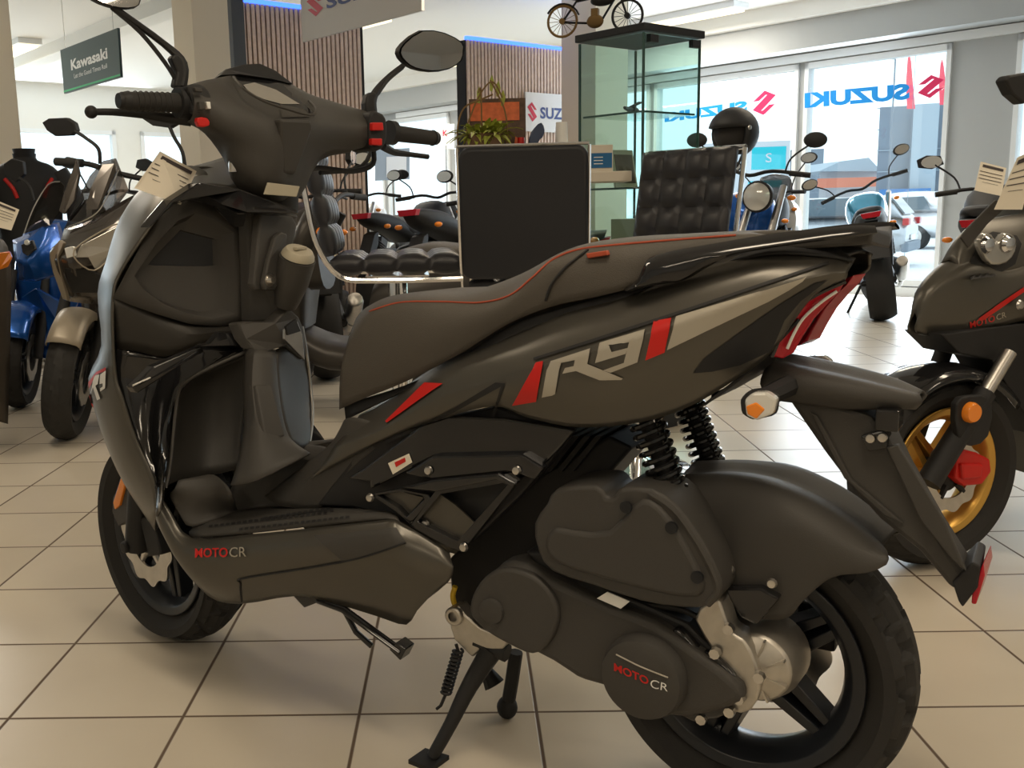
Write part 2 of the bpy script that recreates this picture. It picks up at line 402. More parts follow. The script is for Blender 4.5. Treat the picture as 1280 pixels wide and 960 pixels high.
# window lettering (read from outside, so it appears mirrored here)
m_wblue = mat('window_letter_blue', (.0, .30, .85), .4); m_wred = mat('window_letter_red', (.75, .02, .12), .4)
m_wred2 = m_wred
def wl(px0, px1, yb0, yb1, yt0, yt1, g, mt, par, name):
    q = [pb(px1, yb1, -.0), pb(px0, yb0, -.0), pb(px0, yt0, -.0), pb(px1, yt1, -.0)]
    q = [FR.W((-.034, p.y, p.z)) for p in q]
    return obj(name, onquad(g, q, E2*.003), mt, par, 0)
for k, (tx, lg) in enumerate([((1008, 1139, 135.5, 124.5, 116.5, 104), (1149, 1182, 117, 113.5, 103.5, 100.5)), ((833, 936, 153, 140, 141.5, 125.5), (943, 972, 139, 134, 124, 119))]):
    root = thing('window_lettering', ('mirrored blue SUZUKI lettering with red S emblem on the window pane right of the mullion', 'mirrored blue SUZUKI lettering with red S emblem on the window seen through the glass cabinet')[k], 'window lettering', FR.W((-.034, pb(tx[0], tx[2], 0).y, 0)))
    root['kind_note'] = ''
    del root['kind_note']
    for args, g, mt, nm in ((tx, g_text('SUZUKI', bold=.05), m_wblue, 'lettering'), (lg, g_slogo(), m_wred, 'emblem')):
        if nm == 'emblem':
            args = (args[0], args[1], args[2]+7, args[3]+8, args[4]-8, args[5]-8)
        o = wl(*args, g, mt, None, nm)
        o.parent = root; o.matrix_parent_inverse = Matrix.Translation(-root.location)
# ---------------- outside
m_ground = mat('snowy_ground', (.78, .80, .82), .9, noise=.06, nscale=1)
gnd = struct('ground', g_box((0, 30, -.45), (200, 200, .06)), m_ground)
m_gb = mat('grey_cladding', (.19, .23, .28), .6); m_gb2 = mat('blue_door', (.05, .18, .42), .5); m_wb = mat('pale_cladding', (.50, .52, .55), .7)
m_cyan = mat('turquoise_sign', (.0, .42, .50), .5); m_or = mat('orange_band', (.65, .22, .14), .6); m_roof = mat('pale_roof', (.35, .42, .48), .7)
def wpt(px, py, d): 
    r_ = ray(px, py); return CAM + r_*(d/r_.dot(fwd))
def frontbox(px0, px1, py0, py1, d, depth, zb=None):
    """box whose front face is seen between the pixels at distance d (a building facing the shop)"""
    p = wpt(px0, py0, d); q = wpt(px1, py1, d); z1 = wpt((px0+px1)/2, py0, d).z; z0 = wpt((px0+px1)/2, py1, d).z if zb is None else zb
    c = (p+q)/2; v = Vector((c.x, c.y, 0)).normalized(); an = math.atan2(v.y, v.x)-PI/2
    return g_box((c.x+v.x*depth/2, c.y+v.y*depth/2, (z0+z1)/2), (Vector((p.x-q.x, p.y-q.y)).length, depth, z1-z0), an)
def building(name, px0, px1, py0, d, mt, label, depth=8, extra=()):
    r_ = thing(name, label, 'building', wpt((px0+px1)/2, 250, d)*1.0)
    r_.location.z = -.42
    I = Matrix.Translation(-r_.location)
    def ch(nm, g, m):
        o = obj(nm, g, m, None, 0); o.parent = r_; o.matrix_parent_inverse = I; return o
    ch('wall', frontbox(px0, px1, py0, 260, d, depth, -.42), mt)
    return r_, ch
r_, ch = building('warehouse', 1102, 1235, 131, 42, m_gb, 'tall grey panel-clad warehouse across the yard, right of the parked car', 12)
for i in range(5): ch('seam', frontbox(1102, 1235, 131+i*27, 132+i*27, 41.9, .1), m_roof)
for x in (1153, 1200): ch('seam', frontbox(x, x+1.2, 131, 300, 41.88, .1, -.4), m_roof)
ch('door', frontbox(1101, 1160, 236, 262, 41.8, .2, -.4), m_gb2)
r_, ch = building('shop_building', 880, 984, 178, 45, m_wb, 'white shop building across the yard with turquoise sign fascia', 8)
ch('sign_fascia', frontbox(920, 981, 184, 212, 44.7, .4), m_cyan)
ch('lettering', onto(g_text('S'), wpt(957, 203, 44.6), Vector((.28, 0, 0)), Vector((0, 0, .4))), m_wb)
ch('window', frontbox(936, 976, 226, 234, 44.8, .2), m_cyan)
r_, ch = building('shed', 988, 1027, 187, 70, m_gb, 'plain grey flat-roofed shed between the turquoise sign and the gabled house', 6)
r_, ch = building('gabled_house', 1026, 1102, 213, 60, m_wb, 'low house with pale gable roof and orange band behind the parked car', 6)
pp = [wpt(1024, 214, 59), wpt(1050, 202, 59), wpt(1086, 197, 59), wpt(1102, 214, 59)]
ch('roof', g_plate(pp, (0, 7, 0)), m_roof)
ch('orange_band', frontbox(1024, 1104, 222, 234, 58.8, .3), m_or)
# flags and lamp post
m_flag = mat('red_flag', (.80, .10, .14), .8)
for i, (x0, x1, y0, y1, d, lb) in enumerate([(1133, 1144, 67, 136, 24, 'tall narrow red beach flag outside behind the window emblem, left one'), (1174, 1184, 74, 131, 24, 'red beach flag outside beside the window pillar, right one')]):
    base = wpt(x0+1, 260, d); root = thing('beach_flag', lb, 'flag', (base.x, base.y, -.42)); I = Matrix.Translation(-root.location)
    o = obj('pole', g_tube([(base.x, base.y, -.42), (base.x, base.y, wpt(x0, y0, d).z)], .006, 6, 1), m_gb, None); o.parent = root; o.matrix_parent_inverse = I
    pts = [wpt(x, y, d) for x, y in ((x0+1, y1), (x0, (y0+y1)/2), (x0+2, y0+6), (x0+4, y0), (x0+6, y0+10), (x0+8, (y0+y1)/2), (x1, y1))]
    o = obj('cloth', g_plate(pts, (0, .02, 0)), m_flag, None, 0); o.parent = root; o.matrix_parent_inverse = I
b_ = wpt(1110, 250, 30); t_ = wpt(1112, 78, 30)
o = obj('lamp_post', [g_tube([(b_.x, b_.y, -.42), (b_.x, b_.y, t_.z)], [.03, .025], 8, 1), g_tube([(b_.x, b_.y, t_.z), (b_.x-.25, b_.y, t_.z+.02)], .02, 6, 1)], m_gb)
tag(o, 'thin grey street lamp post seen through the window above the warehouse', 'lamp post')
# ------------------------------------------------------------------ wheels
def g_tyre(R, W, rr, tread=.006, N=26, nth=208, c=(0, 0, 0), slope=.5):
    """tyre round the local y axis, chevron tread"""
    prof = []
    hw = W/2
    side = [(rr-.012, .36), (rr, .46), (rr+.012, .62), (rr+(R-rr)*.45, .96), (rr+(R-rr)*.68, 1.0), (R-.028, .93)]
    for i in range(len(side)): prof.append((side[i][0], side[i][1]*hw, 0))
    k = 11
    for i in range(k):
        y = .86-1.72*i/(k-1); prof.append((R-.022*abs(y/.86)**2.2, y*hw, 1))
    for s in reversed(side): prof.append((s[0], -s[1]*hw, 0))
    V = []; Fc = []; m = len(prof)
    for i in range(nth):
        th = 2*PI*i/nth
        for r, y, t in prof:
            if t and tread:
                u = abs(y)/hw; s = (th*N/(2*PI)+slope*u*2+(.5 if y < 0 else 0)) % 1
                if s < .17 and u > .1: r -= tread
                elif .42 < u < .56 and (s % .5) < .38: r -= tread*.7
                elif u < .06: r -= tread*.4
            V.append(Vector((c[0]+r*math.cos(th), c[1]+y, c[2]+r*math.sin(th))))
    for i in range(nth):
        j = (i+1) % nth
        for k2 in range(m-1): Fc.append((i*m+k2, j*m+k2, j*m+k2+1, i*m+k2+1))
    return V, Fc
def g_ring(prof, c=(0, 0, 0), seg=48): return g_lathe(prof, c, (0, 1, 0), seg)
def g_rim(rr, W, c=(0, 0, 0), seg=56):
    h = W*.40
    p = [(rr+.006, h), (rr+.008, h-.006), (rr-.006, h-.010), (rr-.016, h-.02), (rr-.022, 0), (rr-.016, -h+.02), (rr-.006, -h+.010), (rr+.008, -h+.006), (rr+.006, -h), (rr-.012, -h+.004), (rr-.026, -h+.022), (rr-.032, 0), (rr-.026, h-.022), (rr-.012, h-.004), (rr+.006, h)]
    return g_ring(p, c, seg)
def g_spokes(n, r0_, r1, w0, w1, th, a0=0, c=(0, 0, 0), pair=0, y=0):
    gs = []
    for i in range(n):
        for s in ((-1, 1) if pair else (0,)):
            a = a0+2*PI*i/n; p0 = Vector((math.cos(a), 0, math.sin(a))); t = Vector((-math.sin(a), 0, math.cos(a)))
            A = Vector(c)+Vector((0, y, 0))+p0*r0_+t*s*pair; B = Vector(c)+Vector((0, y, 0))+p0*r1+t*s*pair*.6
            yv = Vector((0, 1, 0))
            V = []
            for P_, w_ in ((A, w0), (B, w1)):
                for sy, st in ((-.5, -1), (-.5, 1), (.5, .55), (.5, -.55)): V.append(P_+yv*sy*th+t*st*w_/2)
            gs.append((V, [(0, 1, 2, 3), (7, 6, 5, 4), (0, 4, 5, 1), (1, 5, 6, 2), (2, 6, 7, 3), (3, 7, 4, 0)]))
    return g_join(gs)
def g_disc(ro, ri, c, th=.004, wave=10, amp=.004):
    V = []; Fc = []; n = wave*8
    for i in range(n):
        a = 2*PI*i/n; r = ro+amp*math.sin(a*wave)
        for rad, y in ((r, th/2), (r, -th/2), (ri, -th/2), (ri, th/2)): V.append(Vector((c[0]+rad*math.cos(a), c[1]+y, c[2]+rad*math.sin(a))))
    for i in range(n):
        j = (i+1) % n
        for k in range(4): Fc.append((i*4+k, j*4+k, j*4+(k+1) % 4, i*4+(k+1) % 4))
    return V, Fc
# ------------------------------------------------------------------ the scooter
SA = math.radians(149.3); SO = Vector((.45, 1.507, 0))
B = Frame(SO, SA)
scooter = thing('scooter', 'large matte graphite scooter with R9 side lettering in the foreground, on its side stand', 'scooter', SO, SA)
CAML = B.L(CAM)
RW = .243
# rear wheel
rw = obj('rear_tyre', g_tyre(RW, .135, .170, .010, 15, 300, (0, 0, RW)), m_rub, scooter, 30)
rim = obj('rear_rim', [g_rim(.170, .125, (0, 0, RW)), g_spokes(5, .035, .145, .034, .026, .035, math.radians(218), (0, 0, RW), .020, .0), g_ring([(0, .05), (.045, .05), (.045, -.05), (0, -.05)], (0, 0, RW), 24)], m_rim, scooter, 40, bevel=.002)
obj('rear_brake_disc', g_disc(.105, .06, (0, -.07, RW)), m_steel, scooter, 30)
obj('rear_caliper', [g_box((-.085, -.075, RW+.045), (.06, .05, .075))], m_black, scooter, 0, bevel=.006)
# front wheel, turned with the bar
ST = math.radians(-11)
FO = B.W((1.298, 0, 0)); FF = Frame(FO, SA+ST)
RSTEER = Matrix.Translation((1.298, 0, 0)) @ Matrix.Rotation(ST, 4, 'Z')
def st(g): return g_xf(g if not isinstance(g, list) else g_join(g), RSTEER)
obj('front_tyre', st(g_tyre(RW, .125, .170, .010, 15, 300, (0, 0, RW))), m_rub, scooter, 30)
obj('front_rim', st([g_rim(.170, .115, (0, 0, RW)), g_spokes(5, .03, .145, .034, .026, .032, math.radians(-100), (0, 0, RW), .018), g_ring([(0, .05), (.04, .05), (.04, -.05), (0, -.05)], (0, 0, RW), 24)]), m_rim, scooter, 40, bevel=.002)
obj('front_brake_disc', st([g_disc(.098, .058, (0, .066, RW), .005, 10, .006), g_spokes(5, .03, .066, .02, .012, .006, .2, (0, .064, RW))]), m_steel, scooter, 30)
obj('fork', st([g_tube([(0, s*.092, RW-.01), (-.05, s*.092, RW+.20), (-.16, s*.085, RW+.50)], [.026, .024, .02], 12, 1) for s in (1, -1)]+[g_box((-.135, 0, RW+.40), (.05, .2, .04))]), m_black, scooter, 40)
obj('front_caliper', st([g_box((-.075, .078, RW+.035), (.055, .045, .085), m=Matrix.Rotation(.3, 3, 'Y')), g_lathe([(0, .0), (.014, 0), (.014, .03), (0, .03)], (.0, .095, RW), (0, 1, 0), 10)]), m_black, scooter, 0, bevel=.006)
# hugging front mudguard
mg = []
for i in range(9):
    a = math.radians(66+i*8); r = RW+.012
    mg.append([Vector((r*math.cos(a)*f, y, RW+r*math.sin(a)*f)) for y, f in ((-.088, .80), (-.082, .95), (-.05, 1.02), (0, 1.04), (.05, 1.02), (.082, .95), (.088, .80))])
obj('front_mudguard', st(g_grid(mg, 2, 2)), m_plastic, scooter, 60, solid=.003)
# fork side reflector (amber)
pts = FF.R([(151, 597), (157, 601), (149, 632), (143, 637), (141, 628)], .10)
obj('fork_shroud', g_plate(FF.R([(158, 590), (170, 610), (160, 650), (148, 658), (140, 640), (141, 622)], .094), (FF.l*0)+Vector((0, -.02, 0))), m_plastic, None, 0, bevel=.002)
bpy.data.objects['fork_shroud'].parent = scooter; bpy.data.objects['fork_shroud'].matrix_parent_inverse = Matrix()
bpy.data.objects['fork_shroud'].matrix_basis = RSTEER
o = obj('side_reflector', g_plate(pts, (0, -.012, 0)), m_amber, scooter, 0, bevel=.002); o.matrix_basis = RSTEER
# ---- body helper
def body(name, rows, mt=m_body, nu=4, nv=4, thickn=.004, mirror=True, par=scooter, angle=50, **k):
    g = g_grid([[B.P(*p) if len(p) == 4 else B.P(p[0], p[1], p[2]) for p in r] for r in rows], nu, nv)
    g = g_orient(g, CAML)
    if mirror: g = g_mirror(g)
    o = obj(name, g, mt, par, angle, solid=thickn, recalc=False, **k)
    return o
bvhs = {}
def bvh_of(gs):
    g = g_join(gs) if isinstance(gs, list) else gs
    return BVHTree.FromPolygons([tuple(v) for v in g[0]], g[1])
def refine(g, maxlen):
    bm = bmesh.new(); vs = [bm.verts.new(v) for v in g[0]]
    for f in g[1]:
        try: bm.faces.new([vs[i] for i in f])
        except Exception: pass
    bmesh.ops.triangulate(bm, faces=bm.faces)
    for _ in range(6):
        ed = [e for e in bm.edges if e.calc_length() > maxlen]
        if not ed: break
        bmesh.ops.subdivide_edges(bm, edges=ed, cuts=1); bmesh.ops.triangulate(bm, faces=[f for f in bm.faces if len(f.verts) > 3])
    bm.verts.index_update()
    r_ = ([v.co.copy() for v in bm.verts], [tuple(v.index for v in f.verts) for f in bm.faces]); bm.free(); return r_
def tess(polys):
    from mathutils.geometry import tessellate_polygon
    gs = []
    for p in polys:
        v = [Vector((x, y, 0)) for x, y in p]; gs.append((v, [tuple(t) for t in tessellate_polygon([v])]))
    return g_join(gs)
def decal(name, polys, tree, fr, mt, par, off=.0012, fallback=.15, step=7):
    """polys: photo-pixel meshes, laid on the surface in tree as thin vinyl"""
    V2, F2 = refine(tess(polys), step)
    o = fr.L(CAM); out = []
    for v in V2:
        d = fr.P(v.x, v.y, .2)-o; d.normalize(); h = tree.ray_cast(o, d)
        if h[0] is None: p = fr.P(v.x, v.y, fallback)
        else:
            n = h[1] if h[1].dot(d) < 0 else -h[1]; p = h[0]+n*off
        out.append(p)
    return obj(name, (out, F2), mt, par, 60)
m_navyb = mat('recess_shade_black', (.006, .007, .010), .5)  # near-black that carries the painted shade of openings and recesses
# ---- rear side panel (carries the R9 lettering), left and right
sp_rows = [
 [(440, 522, .135), (470, 505, .137), (537, 460, .145), (590, 436, .15), (640, 413, .15), (700, 386, .15), (780, 368, .15), (840, 345, .148), (900, 325, .14), (960, 315, .13), (1035, 318, .105), (1066, 324, .085)],
 [(430, 540, .145), (478, 517, .155), (540, 476, .168), (595, 456, .176), (645, 440, .182), (705, 420, .184), (780, 396, .182), (845, 372, .176), (905, 352, .166), (965, 335, .15), (1030, 328, .118), (1063, 332, .09)],
 [(415, 560, .15), (480, 535, .162), (545, 497, .176), (600, 480, .185), (650, 462, .19), (710, 448, .192), (785, 425, .19), (850, 402, .183), (912, 380, .17), (970, 358, .152), (1030, 342, .12), (1060, 340, .092)],
 [(400, 585, .15), (482, 546, .16), (550, 515, .175), (610, 495, .185), (655, 490, .19), (720, 490, .19), (790, 475, .184), (855, 448, .174), (915, 418, .158), (968, 388, .14), (1025, 360, .115), (1058, 348, .092)],
 [(385, 600, .145), (482, 549, .152), (552, 524, .165), (617, 508, .172), (660, 522, .17), (722, 534, .165), (800, 528, .155), (862, 508, .145), (920, 474, .13), (965, 440, .115), (1015, 372, .10), (1054, 352, .088)],
]
sp_pts = [[B.P(*p) for p in r] for r in sp_rows]
sp_pts[0] = [Vector((p.x, p.y-.022, p.z+.001)) for p in sp_pts[0]]; sp_pts[1] = [Vector((p.x, p.y-.012, p.z)) for p in sp_pts[1]]
crease = sp_pts[2]; ce = [Vector((p.x, p.y+.0005, p.z-.002)) for p in crease]
ga = g_grid([sp_pts[0], sp_pts[1], crease], 4, 4); gb = g_grid([ce, sp_pts[3], sp_pts[4]], 4, 5)
sp_g = g_orient(g_join([ga, g_grid([crease, ce], 4, 1), gb]), CAML)
side_panel = obj('side_panel', g_mirror(sp_g), m_body, scooter, 28, solid=.004, recalc=False)
sp_tree = bvh_of(sp_g)
# tail underside / inner tail (dark)
body('tail_underside', [
 [(882, 507, .14), (925, 474, .125), (962, 440, .112), (1000, 400, .10)],
 [(890, 500, .07), (930, 480, .07), (968, 450, .06), (1005, 405, .05)],
 [(890, 495, 0), (930, 480, 0), (968, 450, 0), (1005, 405, 0)]], m_black)
# flat dark decal near the tail light; the recess shade is in its colour
decal('tail_recess_shade', [[(866, 466), (880, 448), (925, 415), (975, 380), (1018, 354), (1034, 350), (1000, 376), (980, 400), (964, 438), (925, 456), (890, 464)]], sp_tree, B, m_navyb, scooter, .0015, step=12)
decal('silver_flash', [[(846, 396), (900, 380), (960, 362), (1008, 347), (985, 362), (960, 376), (900, 405), (834, 437)]], sp_tree, B, m_silver, scooter, .003)
decal('red_flash', [[(818, 402), (840, 398), (831, 440), (807, 450)]], sp_tree, B, m_red, scooter, .003)
decal('red_flash', [[(671, 454), (680, 452), (671, 501), (641, 506)]], sp_tree, B, m_red, scooter, .003)
decal('red_flash', [[(532, 479), (555, 480), (541, 489), (485, 529), (483, 527)]], sp_tree, B, m_red, scooter, .003)
def s1(p): return [(630+x*.1875, 380+y*.1875) for x, y in p]
R_ = [[(290, 440), (318, 385), (395, 365), (392, 372), (372, 440), (352, 560), (345, 595), (325, 605), (257, 618)],
      [(318, 385), (580, 300), (560, 398), (795, 492), (785, 502), (640, 505), (485, 445), (395, 463), (412, 425), (470, 412), (478, 372), (392, 390)]]
N_ = [[(645, 262), (945, 172), (925, 235), (640, 290)], [(645, 262), (700, 262), (722, 318), (612, 392)],
      [(722, 318), (830, 290), (815, 330), (612, 392)], [(945, 172), (893, 385), (800, 400), (840, 245)], [(893, 385), (715, 455), (665, 440), (815, 385), (840, 360)]]
decal('lettering', [s1(p) for p in R_], sp_tree, B, m_silver, scooter, .003, step=6)
decal('lettering', [s1(p) for p in N_], sp_tree, B, m_silver, scooter, .0032, step=6)
# thin pinstripe under the shoulder crease
decal('pinstripe', [[(668, 448), (740, 425), (860, 386), (960, 352), (1035, 328), (1035, 331), (960, 356), (860, 390), (740, 429), (668, 451)]], sp_tree, B, m_black, scooter, .003)
# ---- seat
seat_rows = [
 [(424, 512, .12), (455, 498, .13), (505, 478, .14), (570, 445, .145), (635, 405, .15), (690, 383, .15), (740, 372, .15), (782, 362, .148), (830, 345, .13), (900, 318, .115), (965, 300, .10)],
 [(425, 470, .13), (450, 462, .14), (500, 440, .15), (560, 415, .155), (630, 385, .158), (680, 345, .155), (720, 335, .153), (780, 325, .147), (830, 315, .13), (900, 302, .11), (960, 294, .095)],
 [(432, 435, .125), (460, 400, .135), (510, 388, .142), (570, 388, .145), (630, 372, .145), (680, 330, .14), (715, 314, .135), (775, 306, .13), (830, 300, .115), (900, 294, .10), (950, 292, .085)],
 [(445, 398, .085), (470, 380, .095), (520, 370, .10), (580, 370, .10), (640, 352, .10), (690, 322, .095), (725, 307, .09), (780, 299, .085), (830, 296, .08), (895, 292, .07), (945, 291, .06)],
 [(458, 384, 0), (485, 371, 0), (530, 364, 0), (590, 363, 0), (650, 343, 0), (700, 316, 0), (740, 303, 0), (790, 296, 0), (835, 293, 0), (890, 291, 0), (940, 290, 0)]]
seat_g = g_orient(g_grid([[B.P(*p) for p in r] for r in seat_rows], 4, 3), CAML)
seat = obj('seat', g_mirror(seat_g), m_seat, scooter, 60, solid=.01, recalc=False)
seat_tree = bvh_of(seat_g)
m_redthread = mat('red_thread', (.40, .07, .03), .6)
def seam(name, pts, r=.0016, mt=m_redthread, off=.002, tree=seat_tree):
    o = B.L(CAM); out = []
    for x, y in [tuple(q)[:2] for q in cr([(x, y, 0) for x, y in pts], 8)]:
        d = (B.P(x, y, .2)-o).normalized(); h = tree.ray_cast(o, d)
        if h[0] is not None: out.append(h[0]-d*off)
    return obj(name, g_tube(out, r, 6, 1), mt, scooter) if len(out) > 2 else None
seam('red_stitching', [(462, 389), (500, 378), (550, 377), (600, 378), (637, 369), (665, 347), (690, 325), (722, 312), (770, 306), (840, 300), (920, 294)])
seam('seat_crease', [(682, 376), (690, 355), (706, 335), (722, 322), (735, 312)], .0022, m_black)
obj('seat_tag', g_plate(B.R([(732, 317), (758, 313), (760, 319), (734, 323)], .155), (0, -.01, 0)), m_redthread, scooter, 0, bevel=.0015)
# black gap band under the seat
body('seat_base', [
 [(430, 505, .112), (505, 482, .125), (570, 450, .13), (640, 405, .135), (700, 385, .135), (780, 362, .132), (840, 342, .12)],
 [(432, 524, .12), (505, 488, .13), (570, 458, .137), (640, 420, .14), (700, 398, .14), (780, 378, .138), (840, 360, .13)]], m_black)
# ---- grab rail (left and right)
gr = [
 [(780, 362, .15), (796, 350, .155), (806, 330, .155), (822, 318, .15), (900, 303, .14), (980, 290, .125), (1060, 282, .105), (1094, 282, .09)],
 [(783, 364, .165), (800, 355, .172), (815, 338, .172), (830, 328, .168), (905, 314, .158), (985, 301, .142), (1062, 290, .118), (1096, 288, .10)],
 [(790, 364, .16), (812, 358, .165), (850, 350, .165), (880, 333, .163), (920, 318, .155), (990, 306, .14), (1064, 297, .116), (1097, 292, .098)],
 [(790, 362, .14), (812, 355, .14), (850, 347, .14), (880, 330, .138), (920, 313, .13), (990, 300, .12), (1062, 291, .10), (1095, 287, .085)]]
gg = g_grid([[B.P(*p) for p in r] for r in gr], 3, 2, closed_v=True)
obj('grab_rail', g_mirror(gg), m_gloss, scooter, 50)
obj('rear_deck', g_plate([B.P(940, 296, .11), B.P(1090, 284, .09), Vector((B.P(1090, 284, .09).x-.01, 0, .905)), Vector((B.P(1090, 284, .09).x, -.09, .915)), Vector((B.P(940, 296, .11).x, -.11, .87))], (0, 0, -.022)), m_plastic, scooter, 0, bevel=.004)
body('tail_top', [
 [(880, 335, .12), (960, 316, .125), (1035, 320, .10), (1066, 325, .082)],
 [(900, 318, .09), (965, 300, .08), (1030, 305, .07), (1060, 318, .055)],
 [(900, 312, 0), (965, 300, 0), (1030, 305, 0), (1060, 318, 0)]], m_black)
# ---- tail light
TLo = [(1057, 351, .086), (1036, 360, .092), (1014, 371, .098), (996, 384, .101), (984, 400, .104), (973, 424, .107), (964, 446, .110)]
TLi = [(978, 449, .092), (992, 441, .09), (1004, 420, .086), (1018, 398, .083), (1036, 378, .078), (1050, 364, .075)]
tlp = [B.P(*q) for q in TLo+TLi]
for s_ in (1, -1):
    obj('tail_light', g_plate([Vector((p.x, s_*p.y, p.z)) for p in tlp], (.01, -s_*.05, 0)), m_redlens, scooter, 0, bevel=.003)
obj('tail_light_strip', g_tube([B.P(x, y, v+.004) for x, y, v in ((1046, 364, .08), (1026, 378, .088), (1004, 398, .092), (992, 418, .095), (984, 436, .097))], .0022, 6), m_white, scooter)
obj('tail_light_frame', g_tube([B.P(x, y, v+.002) for x, y, v in TLo], .004, 6), m_gloss, scooter)
# ---- number plate holder
ph = [
 [(965, 452, .06), (990, 470, .065), (1040, 476, .06), (1105, 483, .05), (1148, 492, .035)],
 [(960, 475, .075), (990, 490, .08), (1040, 497, .075), (1100, 508, .06), (1150, 503, .04)],
 [(975, 500, .07), (1010, 512, .07), (1050, 520, .065), (1090, 518, .055), (1148, 508, .035)]]
body('rear_fender', [[(962, 446, 0), (1001, 456, 0), (1050, 467, 0), (1104, 480, 0), (1149, 492, 0)],
 [(960, 452, .05), (1000, 462, .06), (1050, 472, .055), (1105, 484, .045), (1150, 494, .02)],
 [(950, 480, .07), (1000, 485, .075), (1050, 492, .07), (1105, 500, .055), (1153, 503, .025)],
 [(965, 500, .06), (1000, 505, .06), (1050, 512, .055), (1105, 512, .045), (1145, 512, .02)]], m_plastic)
arm = B.R([(985, 500), (1010, 492), (1090, 520), (1110, 548), (1130, 590), (1172, 665), (1216, 735), (1190, 738), (1150, 690), (1100, 650), (1060, 605), (1030, 565)], .045)
obj('plate_bracket', [g_plate(arm, (0, -.09, 0))], m_plastic, scooter, 0, bevel=.008)
obj('bracket_rib', g_plate(B.R([(1012, 515), (1022, 520), (1065, 600), (1130, 655), (1105, 645), (1055, 598)], .05), (0, -.006, 0)), m_plastic, scooter, 0, bevel=.002)
obj('bracket_rib', g_plate(B.R([(1108, 560), (1122, 556), (1180, 650), (1208, 715), (1190, 700), (1150, 650)], .058), (0, -.014, 0)), m_plastic, scooter, 0, bevel=.002)
obj('plate_lamp', [g_box(B.P(1112, 522, .04), (.03, .05, .03)), g_plate(B.R([(1075, 545), (1105, 537), (1110, 560), (1085, 565)], .06), (0, -.05, 0))], m_gloss, scooter, 0, bevel=.003)
for q in ((1103, 547), (1088, 548)): obj('bracket_screw', g_lathe([(0, .004), (.006, .003), (.007, 0)], B.P(*q, .062), (0, 1, 0), 10), m_steel, scooter)
obj('badge', g_lathe([(0, .003), (.009, .002), (.010, 0)], B.P(1159, 634, .047), (0, 1, 0), 14), m_yel, scooter)
e = B.P(1206, 735, .05)
obj('plate_reflector_housing', [g_plate(B.R([(1190, 728), (1216, 702), (1226, 708), (1222, 735), (1203, 760), (1198, 752)], .05), (0, -.1, 0))], m_black, scooter, 0, bevel=.003)
hv = B.R([(1216, 733), (1229, 704), (1231, 720), (1220, 756), (1214, 755)], .045)
obj('rear_reflector', g_plate(hv, (-.004, -.09, 0)), m_redlens, scooter, 0, bevel=.002)
# rear indicators
hous = B.R([(924, 500), (934, 489), (950, 487), (972, 496), (968, 520), (940, 526), (926, 518)], .175)
lens = B.R([(930, 500), (940, 491), (958, 490), (971, 499), (966, 518), (945, 526), (932, 520)], .19)
bul = B.R([(932, 508), (945, 503), (956, 512), (945, 524), (934, 518)], .192)
for s in (1, -1):
    f = lambda P_: [Vector((p.x, s*p.y, p.z)) for p in P_]
    obj('indicator_housing', g_plate(f(hous), (0, -s*.022, 0)), m_black, scooter, 0, bevel=.005)
    obj('indicator_lens', g_plate(f(lens), (0, -s*.018, 0)), m_clear, scooter, 0, bevel=.004)
    obj('indicator_bulb', g_plate(f(bul), (0, -s*.006, 0)), m_amber, scooter, 0, bevel=.002)
    c = sum(f(hous), Vector())/7
    obj('indicator_stalk', g_tube([(c.x-.02, s*.06, c.z+.01), (c.x, c.y-s*.01, c.z+.003)], [.016, .014], 8, 1), m_black, scooter)
# ---- shocks, left and right
for s in (1, -1):
    y = .095
    p0 = B.P(808, 525, y); p1 = B.P(838, 612, y)
    d = (p1-p0).normalized(); p0 = p0-d*.03; p1 = p1+d*.04
    p0.y *= s; p1.y *= s
    obj('shock_spring', g_coil(p0, p1, .024, .0048, 13, 8), m_gloss, scooter)
    obj('shock_absorber', [g_tube([p0-(p1-p0)*.1, p1+(p1-p0)*.1], .012, 12, 1), g_tube([p0.lerp(p1, .72), p1+(p1-p0)*.1], .017, 12, 1)], m_black, scooter)
# ---- rear hugger
hg = [
 [(952, 775, .098), (985, 772, .098), (1005, 750, .098), (1040, 722, .094), (1085, 716, .09), (1108, 706, .08)],
 [(905, 735, .098), (945, 722, .102), (985, 708, .104), (1035, 700, .10), (1085, 705, .09), (1111, 699, .08)],
 [(905, 700, .095), (920, 668, .10), (960, 648, .10), (1010, 655, .098), (1070, 682, .085), (1110, 692, .07)],
 [(850, 602, .065), (912, 600, .066), (970, 608, .066), (1030, 634, .062), (1080, 667, .056), (1108, 687, .045)],
 [(852, 594, .0), (912, 589, .0), (970, 597, .0), (1030, 622, .0), (1078, 656, .0), (1104, 682, .0)]]
body('rear_mudguard', hg, m_plastic, 4, 4, .004)
for q in ((912, 712), (965, 729)): obj('mudguard_bolt', g_lathe([(0, .006), (.006, .005), (.008, 0)], B.P(*q, .115), (0, 1, 0), 10), m_steel, scooter)
obj('mudguard_bracket', g_plate(B.R([(905, 735), (950, 735), (975, 748), (945, 782), (925, 772), (912, 750)], .118), (0, -.02, 0)), m_gloss, scooter, 0, bevel=.004)
